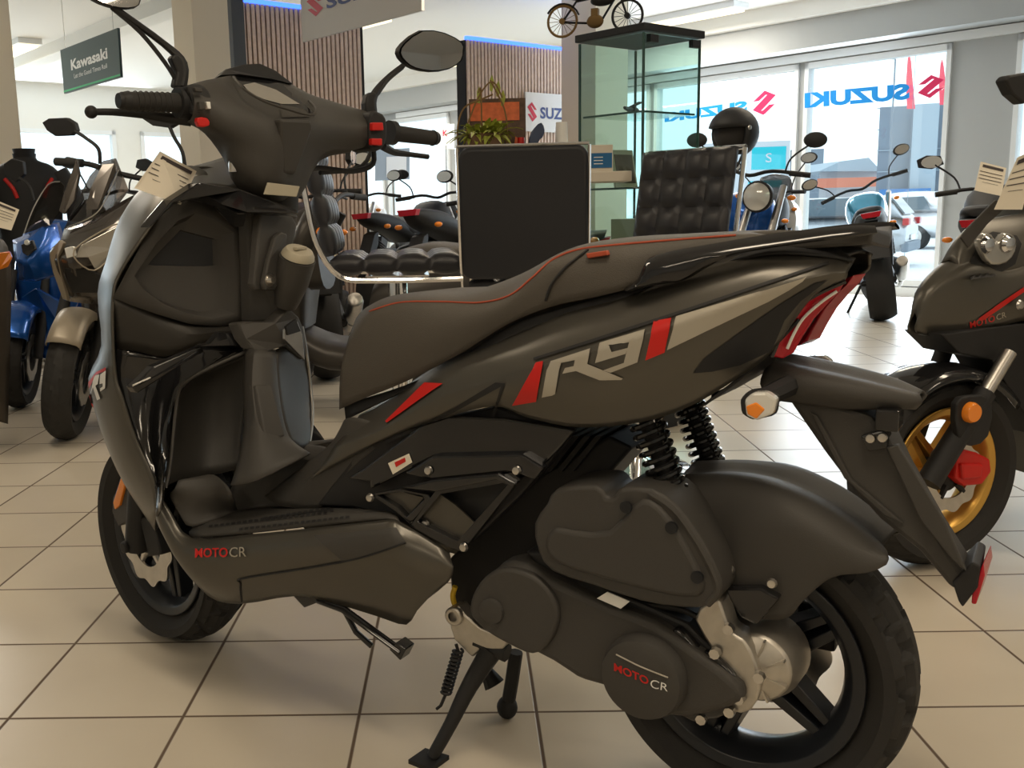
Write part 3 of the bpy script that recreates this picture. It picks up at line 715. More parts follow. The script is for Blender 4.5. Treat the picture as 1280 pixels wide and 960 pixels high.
# ---- engine: belt case, covers, air box
Yc = .155
belt = [(600, 735), (625, 706), (655, 706), (690, 725), (760, 758), (815, 778), (870, 815), (925, 858), (925, 880), (880, 895), (830, 896), (770, 865), (740, 855), (720, 848), (690, 828), (640, 803), (600, 785), (583, 762)]
obj('belt_case', g_plate(B.R(belt, Yc), (0, -.06, 0), 2), m_plastic, scooter, 40, bevel=.012, seg=3)
def disc(name, px, py, r, y, h, mt, par=scooter, bev=.006):
    c = B.P(px, py, y-h); return obj(name, g_lathe([(0, h), (r-bev*1.5, h), (r-bev*.4, h-bev*.4), (r, h-bev*1.5), (r, 0)], c, (0, 1, 0), 40), mt, par, 40)
obj('front_belt_cover', g_plate(B.R([(590, 745), (605, 722), (630, 711), (665, 720), (690, 745), (697, 775), (685, 805), (665, 818), (635, 806), (605, 788), (588, 768)], Yc+.012), (0, -.03, 0), 3), m_plastic, scooter, 40, bevel=.006, seg=3)
disc('cover_boss', 617, 762, .022, Yc+.019, .012, m_plastic, scooter, .003)
disc('rear_clutch_cover', 813, 836, .066, Yc+.03, .05, m_plastic, scooter, .012)
clutch_ring = g_lathe([(.056, 0), (.058, .0015), (.060, 0)], B.P(813, 836, Yc+.0305), (0, 1, 0), 40)
obj('cover_crease', g_tube(B.R([(770, 818), (800, 833), (835, 847)], Yc+.031), .0012, 6), m_silver, scooter)
tr = bvh_of(g_lathe([(0, .001), (.07, .001)], B.P(813, 836, Yc+.029), (0, 1, 0), 24))
def textquad(name, s, q, tree, fr, mt, par=scooter, bold=.02, off=.0015):
    g = g_text(s, bold=bold); Q = [Vector((x, y, 0)) for x, y in q]
    V = [(Q[0]*(1-v[0])+Q[1]*v[0])*(1-v[1])+(Q[3]*(1-v[0])+Q[2]*v[0])*v[1] for v in g[0]]
    o = fr.L(CAM); out = []
    for v in V:
        d = (fr.P(v.x, v.y, .2)-o).normalized(); h = tree.ray_cast(o, d)
        p = h[0]+(h[1] if h[1].dot(d) < 0 else -h[1])*off if h[0] is not None else fr.P(v.x, v.y, .15)
        out.append(p)
    return obj(name, (out, g[1]), mt, par, 0)
textquad('lettering', 'MOTO', [(768, 838), (811, 856), (811, 846), (768, 828)], tr, B, m_red)
textquad('lettering', 'CR', [(813, 859), (835, 864), (836, 855), (814, 848)], tr, B, m_white, bold=.0)
obj('label_sticker', g_plate(B.R([(746, 748), (759, 740), (787, 752), (776, 761)], .158), (0, -.002, 0)), m_white, scooter, 0)
air = [(683, 630), (695, 612), (745, 607), (758, 622), (768, 620), (775, 610), (815, 612), (845, 632), (872, 668), (895, 710), (902, 738), (888, 758), (850, 760), (800, 752), (740, 732), (690, 715), (672, 690), (667, 655)]
obj('air_box', g_plate(B.R(air, .175), (0, -.11, 0), 2), m_plastic, scooter, 40, bevel=.014, seg=4)
obj('air_box_cover', g_plate(B.R([(690, 660), (715, 664), (760, 664), (790, 632), (812, 625), (838, 650), (862, 690), (880, 730), (870, 748), (820, 742), (745, 722), (695, 705), (680, 682)], .182), (0, -.03, 0), 2), m_plastic, scooter, 40, bevel=.008, seg=3)
obj('air_box_flange', g_tube(B.R([(812, 616), (842, 637), (868, 672), (890, 712), (897, 738), (884, 755)], .172), .006, 8), m_plastic, scooter)
for q in ((782, 634), (839, 660), (871, 722)):
    obj('screw_hole_shade', g_lathe([(0, .0012), (.009, .0012), (.009, -.004)], B.P(*q, .184), (0, 1, 0), 14), m_navyb, scooter)  # raised black disc; the dark of the hole is only its colour
# cast hub cover and hub
hub = B.P(948, 828, .085)
obj('gear_housing', [g_lathe([(0, .09), (.03, .088), (.052, .075), (.062, .04), (.064, 0)], (hub.x, .03, hub.z), (0, 1, 0), 32), g_plate(B.R([(868, 775), (885, 752), (900, 752), (912, 790), (930, 800), (945, 830), (950, 862), (938, 888), (915, 890), (908, 860), (895, 820)], .135), (0, -.05, 0), 2)], m_alu, scooter, 40, bevel=.004)
obj('housing_rib', [g_box((hub.x+.036*math.cos(a), .113, hub.z+.036*math.sin(a)), (.028, .012, .003), m=Matrix.Rotation(-a, 3, 'Y')) for a in [k*PI/4+.3 for k in range(8)]], m_alu, scooter, 0)
obj('belt_case_rear', g_plate(B.R([(838, 790), (858, 795), (875, 815), (895, 822), (918, 845), (928, 875), (912, 880), (905, 895), (885, 900), (850, 895)], .145), (0, -.03, 0), 2), m_gloss, scooter, 40, bevel=.005)
for q in ((912, 785), (895, 815), (925, 872), (950, 845), (878, 897), (913, 888)): obj('housing_bolt', g_lathe([(0, .01), (.008, .01), (.009, 0)], B.P(*q, .14), (0, 1, 0), 8), m_steel, scooter)
obj('spark_lead', g_tube(B.R([(795, 755), (830, 758), (860, 765), (885, 780)], .12), .005, 8), m_black, scooter)
# engine block behind
obj('engine_block', [g_plate(B.R([(560, 700), (600, 660), (680, 590), (760, 545), (790, 560), (720, 640), (760, 760), (640, 790), (565, 760)], .06), (0, -.12, 0)), g_plate(B.R([(655, 690), (690, 690), (760, 735), (860, 780), (900, 820), (800, 790), (700, 740)], .13), (0, -.08, 0))], m_black, scooter, 0, bevel=.006)
obj('engine_fin', [g_plate(B.R([(688+i*14, 545), (696+i*14, 545), (660+i*14, 590), (652+i*14, 590)], .075), (0, -.15, 0)) for i in range(5)], m_black, scooter, 0)
obj('yellow_lead', g_tube(B.R([(569, 733), (566, 745), (569, 757), (574, 765)], .10), .005, 8), m_yel, scooter)
obj('frame_bracket', [g_plate(B.R([(560, 765), (572, 757), (582, 770), (600, 785), (635, 800), (628, 812), (600, 812), (590, 822), (568, 800), (563, 785)], .115), (0, -.03, 0)), g_lathe([(.009, .006), (.017, .006), (.017, -.03), (.009, -.03)], B.P(568, 770, .118), (0, 1, 0), 20)], m_alu, scooter, 30, bevel=.003)
# side stand: pivots under the belt case, foot on the floor to the left
foot = B.P(541, 945, .012, 'z'); piv = B.P(615, 812, .10)
obj('side_stand', [g_tube([piv, piv.lerp(foot, .35)+Vector((.004, 0, 0)), piv.lerp(foot, .7), foot+Vector((0, 0, .0))], [.020, .015, .012, .011], 10), g_plate([foot+Vector((x, y, -.012)) for x, y in ((-.02, -.022), (.03, -.022), (.035, .025), (-.015, .03))], (0, 0, .008)), g_tube([piv+Vector((-.03, 0, 0)), piv+Vector((.03, 0, .01))], .016, 10, 1)], m_black, scooter, 40)
obj('stand_spring', g_coil(B.P(573, 812, .12), B.P(557, 868, .135), .0085, .0026, 12, 5), m_black, scooter)
obj('spring_hook', g_tube(B.R([(570, 805), (573, 815)], .12)+B.R([(557, 868), (551, 882), (546, 886)], .135), .003, 6, 1), m_black, scooter)
obj('centre_stand', [g_tube(B.R([(645, 815), (640, 850), (635, 880)], -.03), .013, 10, 1), g_sphere(B.P(634, 884, -.03), .02, 1, 1, 1.1), g_tube(B.R([(605, 812), (608, 838), (618, 856)], .05), [.014, .012, .02], 10, 1)], m_black, scooter)
# passenger foot peg, folded
obj('passenger_peg', [g_tube(B.R([(398, 750), (430, 762), (502, 815)], .165), .010, 8, 1, flat=.6), g_plate(B.R([(486, 812), (500, 826), (507, 812), (495, 803)], .17), (0, -.03, 0)), g_tube(B.R([(430, 762), (445, 790), (465, 808)], .155), .006, 6, 1), g_plate(B.R([(364, 743), (385, 740), (400, 752), (380, 760)], .15), (0, -.04, 0))], m_gloss, scooter, 40, bevel=.002)
# ---- floor side skirt and footboard
sk = [
 [(197, 612, .20), (214, 640, .205), (240, 672, .205), (310, 668, .20), (390, 660, .195), (480, 650, .185), (500, 652, .18), (562, 690, .17)],
 [(195, 630, .215), (212, 665, .222), (240, 690, .225), (310, 685, .22), (390, 678, .215), (480, 668, .205), (510, 680, .195), (565, 705, .18)],
 [(195, 650, .215), (222, 700, .222), (255, 712, .225), (315, 708, .22), (395, 700, .215), (480, 695, .205), (520, 710, .195), (566, 712, .18)],
 [(204, 668, .20), (240, 725, .205), (275, 740, .205), (320, 732, .205), (400, 722, .2), (480, 715, .192), (525, 730, .185), (560, 728, .175)],
 [(228, 705, .175), (260, 745, .175), (300, 755, .175), (370, 745, .175), (420, 755, .17), (470, 770, .168), (508, 781, .165), (520, 760, .165)]]
sk_g = g_orient(g_grid([[B.P(*p) for p in r] for r in sk], 3, 3), CAML)
obj('floor_skirt', g_mirror(sk_g), m_body, scooter, 40, solid=.004, recalc=False)
sk_tree = bvh_of(sk_g)
textquad('lettering', 'MOTO', [(245, 697), (286, 696), (286, 685), (245, 686)], sk_tree, B, m_red, off=.003)
textquad('lettering', 'CR', [(288, 696), (309, 695), (309, 684), (288, 685)], sk_tree, B, m_silver, bold=0, off=.003)
decal('skirt_blade', [[(393, 670), (495, 660), (507, 678), (430, 702)]], sk_tree, B, m_plastic, scooter, .002, step=10)
seam('skirt_seam', [(302, 752), (300, 730), (306, 723), (400, 708), (460, 695), (507, 678)], .0018, m_black, .003, sk_tree)
fl = [
 [(238, 672, .203), (310, 667, .198), (390, 658, .193), (482, 648, .183), (500, 652, .178)],
 [(240, 660, .19), (300, 652, .185), (390, 642, .18), (470, 640, .17), (495, 644, .165)],
 [(285, 640, .12), (330, 634, .11), (400, 632, .11), (455, 634, .11), (480, 636, .12)]]
fl_g = g_orient(g_grid([[B.P(*p) for p in r] for r in fl], 3, 3), CAML)
obj('footboard', g_mirror(fl_g), m_plastic, scooter, 50, solid=.004, recalc=False)
ft = bvh_of(fl_g)
for row, (x0, x1, ya, yb) in enumerate([(262, 412, 658.5, 641), (290, 420, 655, 638), (330, 416, 649, 635.5), (300, 440, 661.5, 646)]):
    n = int((x1-x0)/7)
    polys = []
    for i in range(n):
        x = x0+(x1-x0)*i/n; y = ya+(yb-ya)*i/n; polys.append([(x, y-1.5), (x+4.5, y-2), (x+4, y+1), (x-.5, y+1.5)])
    decal('rubber_grip', polys, ft, B, m_black, scooter, .002, step=20)
# ---- centre tunnel and lower body front (dark)
body('centre_tunnel', [
 [(285, 640, .12), (330, 634, .11), (400, 632, .11), (455, 634, .11)],
 [(287, 615, .10), (325, 608, .09), (372, 588, .095), (430, 580, .105)],
 [(300, 590, .07), (325, 580, .055), (370, 566, .055), (410, 560, .06)],
 [(318, 568, 0), (335, 560, 0), (365, 553, 0), (390, 556, 0)]], m_plastic)
body('lower_body', [
 [(430, 525, .135), (440, 522, .14), (470, 530, .14), (482, 549, .14)],
 [(415, 552, .13), (430, 550, .14), (450, 556, .142), (470, 560, .142)],
 [(388, 575, .11), (395, 585, .135), (410, 600, .14), (430, 595, .142)],
 [(330, 620, .11), (350, 632, .13), (380, 636, .135), (400, 635, .14)]], m_plastic)
# gloss lower side: triangular vent frame
obj('engine_side_cover', g_plate(B.R([(395, 632), (455, 552), (480, 549), (535, 526), (622, 508), (715, 537), (690, 575), (650, 620), (600, 668), (572, 690), (560, 685), (520, 660), (465, 640), (440, 634)], .142), (0, -.03, 0)), m_black, scooter, 0, bevel=.004)
obj('gloss_side_panel', g_plate(B.R([(433, 598), (455, 585), (527, 531), (560, 520), (630, 523), (718, 538), (700, 560), (676, 584), (660, 572), (545, 570), (462, 612), (462, 602)], .162), (0, -.012, 0)), m_gloss, scooter, 0, bevel=.004)
def frame_poly(o, i, y, dpt):
    O_ = B.R(o, y); I_ = B.R(i, y); n = len(O_); d = Vector((0, -dpt, 0))
    V = O_+I_+[p+d for p in O_]+[p+d for p in I_]; Fc = []
    for k in range(n):
        j = (k+1) % n
        Fc += [(k, j, n+j, n+k), (2*n+k, 3*n+k, 3*n+j, 2*n+j), (k, 2*n+k, 2*n+j, j), (n+k, n+j, 3*n+j, 3*n+k)]
    return V, Fc
obj('vent_frame', [frame_poly([(545, 612), (640, 590), (650, 598), (577, 690), (560, 684), (512, 658)], [(550, 618), (628, 604), (634, 606), (572, 676), (562, 672), (522, 652)], .175, .018),
                   frame_poly([(462, 618), (500, 611), (535, 618), (540, 624), (512, 655), (495, 640)], [(472, 619), (502, 615), (528, 620), (530, 624), (508, 646), (497, 634)], .172, .014)], m_gloss, scooter, 0, bevel=.002)
obj('vent_insert', [g_plate(B.R([(550, 618), (570, 632), (600, 660), (572, 676), (522, 652)], .162), (0, -.004, 0)), g_plate(B.R([(472, 619), (502, 615), (530, 622), (508, 646)], .16), (0, -.004, 0))], m_body, scooter, 0)
obj('gloss_blade', g_plate(B.R([(498, 610), (540, 600), (622, 592), (646, 606), (640, 609), (620, 600), (545, 615)], .185), (0, -.02, 0)), m_gloss, scooter, 0, bevel=.004)
obj('gloss_blade', g_plate(B.R([(505, 592), (540, 570), (652, 568), (680, 585), (668, 600), (640, 590), (540, 600)], .178), (0, -.02, 0)), m_gloss, scooter, 0, bevel=.004)
for q in ((536, 588, .18), (646, 588, .18), (463, 622, .174), (532, 655, .166), (580, 684, .177)): obj('panel_screw', g_lathe([(0, .006), (.006, .005), (.008, 0)], B.P(*q), (0, 1, 0), 10), m_steel, scooter)
obj('warning_sticker', g_plate(B.R([(485, 579), (511, 567), (515, 578), (491, 593)], .1645), (0, -.001, 0)), m_paper, scooter, 0)
obj('sticker_mark', g_plate(B.R([(493, 578), (506, 572), (507, 577), (495, 584)], .1652), (0, -.0005, 0)), m_red, scooter, 0)
decal('panel_seam', [[(480, 551), (535, 527), (570, 508), (620, 478), (632, 479), (618, 521), (614, 521), (627, 483), (574, 511), (536, 531), (481, 555)]], sp_tree, B, m_black, scooter, .002, step=10)
# ------------------------------------------------------------------ leg shield, front fairing, bars of the scooter
def rowsB(rows): return [[B.P(*p) if len(p) == 4 else B.P(p[0], p[1], p[2]) for p in r] for r in rows]
inner = [(262, 232, .06), (215, 252, .10), (187, 285, .15), (150, 340, .19), (141, 372, .205), (141, 430, .21), (145, 475, .21), (152, 495, .21), (170, 550, .20), (192, 600, .20), (195, 646, .20)]
midr = [(258, 215, .04), (205, 240, .085), (174, 278, .13), (144, 335, .17), (132, 371, .188), (133, 432, .197), (128, 474, .20), (134, 503, .20), (150, 553, .195), (172, 602, .19), (193, 655, .18)]
outer = [(240, 207, .02), (195, 232, .05), (160, 272, .085), (136, 330, .12), (124, 370, .14), (127, 435, .16), (111, 475, .165), (118, 512, .165), (132, 555, .16), (155, 605, .155), (194, 664, .14)]
rws = rowsB([inner, midr, outer])
tip = []
for i, p in enumerate(rws[2]):
    t = i/(len(rws[2])-1); tip.append([p.x+.05+.03*math.sin(PI*t), p.y*.55, p.z])
nose = [[q[0]+.03+.02*math.sin(PI*t_), 0, q[2]] for q, t_ in zip(tip, [i/10 for i in range(11)])]
ff_g = g_orient(g_grid(rws+[[Vector(q) for q in tip], [Vector(q) for q in nose]], 3, 3), B.L(CAM))
obj('front_fairing', g_mirror(ff_g), m_body, scooter, 60, solid=.004, recalc=False)
ff_t = bvh_of(ff_g)
decal('lettering', [[(115, 492), (119, 470), (126, 468), (124, 480), (121, 482), (127, 498), (123, 500), (118, 484)], [(126, 480), (127, 468), (134, 463), (133, 485), (127, 489), (127, 485), (130, 483), (130, 479)]], ff_t, B, m_white, scooter, .003, step=4)
decal('red_flash', [[(112, 478), (122, 465), (134, 459), (134, 463), (121, 469), (113, 486)], [(111, 494), (113, 492), (117, 510), (115, 508)]], ff_t, B, m_red, scooter, .003, step=4)
m_dot = mat('inner_plastic', (.026, .024, .021), .5, bump=.2, bscale=900)
# ---- inner leg shield: left half traced, mirrored to the right
X0, X1 = 1.19, 1.02
def bx_(pts, xs=None):
    out = []
    for i, p in enumerate(pts):
        x = p[2] if len(p) > 2 else X0-(p[0]-140)/170*(X0-X1)
        out.append(B.P(p[0], p[1], x, 'x'))
    return out
O_ = [(141, 372), (187, 286), (216, 253), (245, 247), (280, 255), (308, 290), (314, 345), (316, 402), (275, 408), (237, 405), (200, 394), (165, 382)]
M_ = [(168, 345), (195, 305), (222, 276), (245, 266), (268, 274), (292, 291), (294, 340), (294, 392), (265, 398), (235, 392), (205, 380), (180, 362)]
N1 = [(176, 343), (200, 312), (226, 284), (245, 275), (265, 282), (289, 294), (289, 340), (289, 386), (262, 390), (235, 385), (208, 374), (186, 358)]
pk = [(199, 331), (207, 321), (223, 304), (240, 287), (262, 293), (285, 299), (286, 315), (286, 332), (264, 333), (242, 333), (221, 332), (210, 332)]
D = Vector((1, .1, 0))
o_, m_, n1, p_ = bx_(O_), bx_(M_), [q+D*.022 for q in bx_(N1)], [q+D*.028 for q in bx_(pk)]
p2 = [q+D*.03 for q in p_]; c_ = sum(p2, Vector())/12
deep = [q+D*.06 for q in p_]
gl = g_grid([o_, m_, n1, p_, p2, deep], 1, 1, closed=True)
V, Fc = gl; Fc.append(tuple(range(60, 72)))
gl = g_orient((V, Fc), B.L(CAM))
obj('leg_shield', gl, m_plastic, scooter, 35, solid=.003, recalc=False)
obj('leg_shield', ([Vector((v[0], -v[1], v[2])) for v in gl[0]], [tuple(reversed(f)) for f in gl[1]]), m_plastic, scooter, 35, solid=.003, recalc=False)
obj('pocket_shade_sheet', g_plate([q+D*.012 for q in p_], D*.004), m_navyb, scooter, 0)  # dark sheet just inside the mouth, painting the pocket's deep shade
# lower wedge and gloss side box
body('shield_wedge', [
 [(141, 372, 1.19, 'x'), (165, 382, 1.17, 'x'), (200, 394, 1.14, 'x'), (237, 405, 1.10, 'x'), (275, 408, 1.06, 'x'), (318, 404, 1.01, 'x')],
 [(143, 400, 1.20, 'x'), (170, 405, 1.17, 'x'), (205, 413, 1.13, 'x'), (243, 418, 1.08, 'x'), (275, 414, 1.03, 'x'), (318, 412, 1.00, 'x')],
 [(146, 436, 1.21, 'x'), (175, 440, 1.18, 'x'), (207, 446, 1.14, 'x'), (250, 431, 1.08, 'x'), (285, 428, 1.03, 'x'), (318, 436, .99, 'x')]], m_dot, 3, 2)
body('shield_side_box', [
 [(146, 434, 1.21, 'x'), (207, 444, 1.15, 'x'), (250, 432, 1.08, 'x'), (316, 436, 1.0, 'x')],
 [(146, 475, 1.21, 'x'), (190, 478, 1.18, 'x'), (222, 470, 1.11, 'x'), (262, 458, 1.05, 'x')],
 [(170, 550, 1.18, 'x'), (190, 545, 1.16, 'x'), (205, 530, 1.10, 'x'), (220, 500, 1.10, 'x')],
 [(192, 600, 1.13, 'x'), (198, 598, 1.12, 'x'), (204, 590, 1.06, 'x'), (212, 580, 1.08, 'x')],
 [(195, 646, 1.07, 'x'), (198, 640, 1.06, 'x'), (202, 632, 1.04, 'x'), (208, 612, 1.07, 'x')]], m_gloss, 3, 3)
obj('chrome_strip', g_tube(B.R([(166, 482), (205, 464), (232, 448), (250, 437)], 1.07, 'x'), .0022, 6), m_steel, scooter)
obj('gloss_brace', g_plate([B.P(*q) for q in ((192, 458, 1.07, 'x'), (252, 433, 1.03, 'x'), (256, 440, 1.03, 'x'), (232, 452, 1.03, 'x'), (172, 492, 1.08, 'x'), (166, 484, 1.08, 'x'))], (.02, 0, 0)), m_gloss, scooter, 0, bevel=.003)
obj('shield_fold', g_plate([B.P(*q) for q in ((252, 431, 1.03, 'x'), (262, 429, 1.02, 'x'), (275, 415, 1.02, 'x'), (300, 418, 1.0, 'x'), (312, 432, .985, 'x'), (250, 433, 1.02, 'x'))], (.015, 0, 0)), m_gloss, scooter, 0, bevel=.002)
# leg well: concave dark panel between the gloss box and the tunnel
body('leg_well', [
 [(316, 437, 1.02, 'x'), (290, 450, 1.05, 'x'), (262, 462, 1.075, 'x'), (234, 476, 1.09, 'x'), (222, 492, 1.10, 'x')],
 [(312, 470, 1.03, 'x'), (290, 475, 1.06, 'x'), (262, 485, 1.09, 'x'), (236, 495, 1.105, 'x'), (219, 510, 1.10, 'x')],
 [(302, 540, 1.03, 'x'), (285, 540, 1.06, 'x'), (258, 545, 1.09, 'x'), (230, 548, 1.10, 'x'), (214, 560, 1.09, 'x')],
 [(300, 585, 1.02, 'x'), (280, 590, 1.045, 'x'), (258, 594, 1.07, 'x'), (230, 598, 1.08, 'x'), (207, 608, 1.08, 'x')]], m_dot, 3, 3)
obj('shield_ridge', g_tube([B.P(x, y, X, 'x') for x, y, X in ((320, 434, .975), (262, 460, 1.03), (234, 476, 1.065), (224, 488, 1.085), (219, 520, 1.085), (213, 580, 1.075), (207, 610, 1.065))], .0035, 8), m_plastic, scooter)
body('foot_rise', [
 [(223, 600, 1.05, 'x'), (245, 596, 1.03, 'x'), (267, 593, 1.0, 'x'), (283, 606, .95, 'x')],
 [(218, 612, 1.05, 'x'), (245, 615, 1.02, 'x'), (270, 612, .98, 'x'), (289, 620, .93, 'x')],
 [(213, 622, .205), (238, 640, .19), (272, 636, .15), (296, 637, .12)],
 [(232, 656, .20), (245, 658, .19), (275, 648, .15), (300, 640, .12)]], m_plastic, 3, 3, mirror=False)
# centre column of the shield
body('shield_column', [
 [(306, 436, .985, 'x'), (318, 436, .94, 'x'), (337, 437, .925, 'x'), (345, 438, .93, 'x')],
 [(303, 480, .97, 'x'), (315, 480, .925, 'x'), (340, 480, .905, 'x'), (348, 481, .91, 'x')],
 [(305, 530, .945, 'x'), (320, 530, .90, 'x'), (348, 525, .88, 'x'), (355, 527, .885, 'x')],
 [(296, 580, .92, 'x'), (322, 557, .875, 'x'), (358, 547, .86, 'x'), (366, 552, .865, 'x')],
 [(288, 606, .91, 'x'), (322, 600, .85, 'x'), (380, 570, .80, 'x'), (388, 566, .81, 'x')]], m_plastic, 3, 3, mirror=False)
obj('column_pad', g_plate([B.P(*q) for q in ((320, 482, .915, 'x'), (340, 481, .90, 'x'), (357, 545, .86, 'x'), (332, 550, .875, 'x'))], (.02, 0, 0)), m_plastic, scooter, 0, bevel=.003)
# far (right-hand) half of the shield seen beyond the column
body('shield_far_side', [
 [(345, 437, .93, 'x'), (360, 432, .93, 'x'), (378, 425, .95, 'x'), (384, 430, .96, 'x')],
 [(348, 480, .91, 'x'), (362, 480, .93, 'x'), (384, 470, .95, 'x'), (389, 470, .96, 'x')],
 [(355, 527, .885, 'x'), (372, 527, .90, 'x'), (388, 522, .93, 'x'), (391, 524, .94, 'x')],
 [(366, 552, .865, 'x'), (375, 560, .86, 'x'), (383, 562, .87, 'x'), (387, 556, .90, 'x')]], m_dot, 3, 3, mirror=False)
obj('far_shield_edge', g_tube([B.P(x, y, X, 'x') for x, y, X in ((378, 408, .96), (383, 440, .95), (388, 480, .95), (391, 520, .93), (386, 560, .90))], .003, 6), m_steel, scooter)
obj('shield_knot', g_plate([B.P(*q) for q in ((297, 404, .985, 'x'), (316, 402, .96, 'x'), (343, 402, .93, 'x'), (362, 385, .92, 'x'), (374, 396, .93, 'x'), (380, 412, .94, 'x'), (383, 446, .94, 'x'), (378, 450, .94, 'x'), (357, 433, .92, 'x'), (337, 438, .92, 'x'), (317, 438, .95, 'x'), (306, 425, .97, 'x'))], (.03, 0, 0)), m_plastic, scooter, 0, bevel=.004)
obj('hook_plate', g_plate([B.P(*q) for q in ((356, 412, .905, 'x'), (372, 402, .905, 'x'), (378, 418, .905, 'x'), (381, 450, .905, 'x'), (356, 424, .905, 'x'))], (.006, 0, 0)), m_steel, scooter, 0, bevel=.001)
obj('hook_opening', g_plate([B.P(*q) for q in ((358, 408, .90, 'x'), (370, 399, .90, 'x'), (376, 414, .90, 'x'), (360, 419, .90, 'x'))], (.006, 0, 0)), m_black, scooter, 0)
# steering column shroud with key pad and the filler pod
obj('column_shroud', g_plate([B.P(*q) for q in ((310, 262, 0.980, 'x'), (330, 262, 0.955, 'x'), (374, 268, 0.950, 'x'), (366, 320, 0.945, 'x'), (356, 362, 0.940, 'x'), (350, 402, 0.950, 'x'), (314, 404, 0.990, 'x'), (312, 330, 0.990, 'x'))], (.03, 0, 0)), m_plastic, scooter, 0, bevel=.006)
obj('column_panel', g_plate([B.P(*q) for q in ((326, 266, 0.945, 'x'), (366, 270, 0.935, 'x'), (371, 280, 0.935, 'x'), (362, 330, 0.930, 'x'), (355, 358, 0.928, 'x'), (348, 364, 0.928, 'x'), (320, 363, 0.935, 'x'), (318, 355, 0.935, 'x'))], (.02, 0, 0)), m_plastic, scooter, 0, bevel=.004)
obj('lock_plate', g_plate([B.P(*q) for q in ((345, 296, 0.922, 'x'), (357, 292, 0.922, 'x'), (359, 300, 0.922, 'x'), (349, 355, 0.918, 'x'), (338, 362, 0.918, 'x'), (330, 355, 0.918, 'x'))], (.012, 0, 0), 2), m_plastic, scooter, 0, bevel=.003)
obj('key_lock', g_lathe([(0, .01), (.007, .01), (.009, 0), (.013, 0)], B.P(337, 350, 0.918, 'x'), (-1, 0, 0), 16), m_steel, scooter)
pod0 = B.P(372, 322, .885, 'x'); pod1 = B.P(357, 382, .93, 'x')
ax = (pod0-pod1).normalized()
obj('filler_pod', [g_tube([pod0, pod0.lerp(pod1, .5), pod1], [.036, .034, .022], 20, 3)], m_plastic, scooter)
obj('filler_cap', [g_lathe([(0, .016), (.026, .015), (.032, .006), (.033, 0)], pod0+ax*.002, ax, 24), g_box(pod0+ax*.02, (.010, .03, .006))], m_cap, scooter, 40, bevel=.001)
obj('shield_top', g_plate([B.P(*q) for q in ((187, 285, 1.06, 'x'), (216, 250, 1.03, 'x'), (250, 228, 1.0, 'x'), (300, 236, .96, 'x'), (372, 262, .90, 'x'), (374, 268, .90, 'x'), (310, 266, .93, 'x'), (305, 284, .97, 'x'), (278, 256, 1.0, 'x'), (246, 248, 1.03, 'x'), (218, 256, 1.05, 'x'))], (.03, 0, 0)), m_gloss, scooter, 0, bevel=.003)
body('fairing_crown', [
 [(216, 250, 1.04, 'x'), (250, 232, 1.02, 'x'), (300, 240, .98, 'x'), (345, 255, .95, 'x')],
 [(225, 232, 1.09, 'x'), (255, 218, 1.09, 'x'), (290, 215, 1.07, 'x'), (320, 225, 1.06, 'x')],
 [(240, 208, 1.20, 'x'), (262, 202, 1.2, 'x'), (285, 196, 1.2, 'x'), (310, 200, 1.2, 'x')]], m_body, 3, 3, mirror=False)
# price sheet on the fairing is a thing of its own
ps = thing('price_sheet', 'cream price sheet with printed lines taped to the front of the large foreground scooter', 'price sheet', B.W(B.P(205, 225, .14)))
Ip = Matrix.Translation(-ps.location)
q = [B.W(B.P(x, y, v)) for x, y, v in ((168, 235, .235), (226, 256, .15), (246, 214, .09), (200, 189, .175))]
nrm = (q[1]-q[0]).cross(q[3]-q[0]).normalized()
if nrm.dot(CAM-q[0]) < 0: nrm = -nrm
def sheet(par, q, n, lines=((.93, .84, .10, .9), (.70, .68, .05, .9), (.58, .56, .05, .9), (.46, .44, .05, .9), (.34, .33, .2, .8))):
    I = Matrix.Translation(-par.location)
    o = obj('paper', g_plate(q, n*-.0012), m_paper, None, 0); o.parent = par; o.matrix_parent_inverse = I
    for a, b, c, d in lines:
        g = onquad(([Vector((c, b, 0)), Vector((d, b, 0)), Vector((d, a, 0)), Vector((c, a, 0))], [(0, 1, 2, 3)]), [p+n*.0015 for p in q])
        o = obj('printed_line', g, m_ink, None, 0); o.parent = par; o.matrix_parent_inverse = I
sheet(ps, q, nrm)
# ---- handlebar: frame turned with the steering
HS = math.radians(-16)
HO = B.W((.985, 0, 0)); H = Frame(HO, SA+HS)
bar = bpy.data.objects.new('handlebar', bpy.data.meshes.new('handlebar')); bpy.data.objects.remove(bar)
HM = Matrix.Translation((.985, 0, 0)) @ Matrix.Rotation(HS, 4, 'Z')
def hobj(name, g, m, *a, **k):
    if isinstance(g, list): g = g_join(g)
    return obj(name, g_xf(g, HM), m, scooter, *a, **k)
def hp(*p): return H.P(*p)
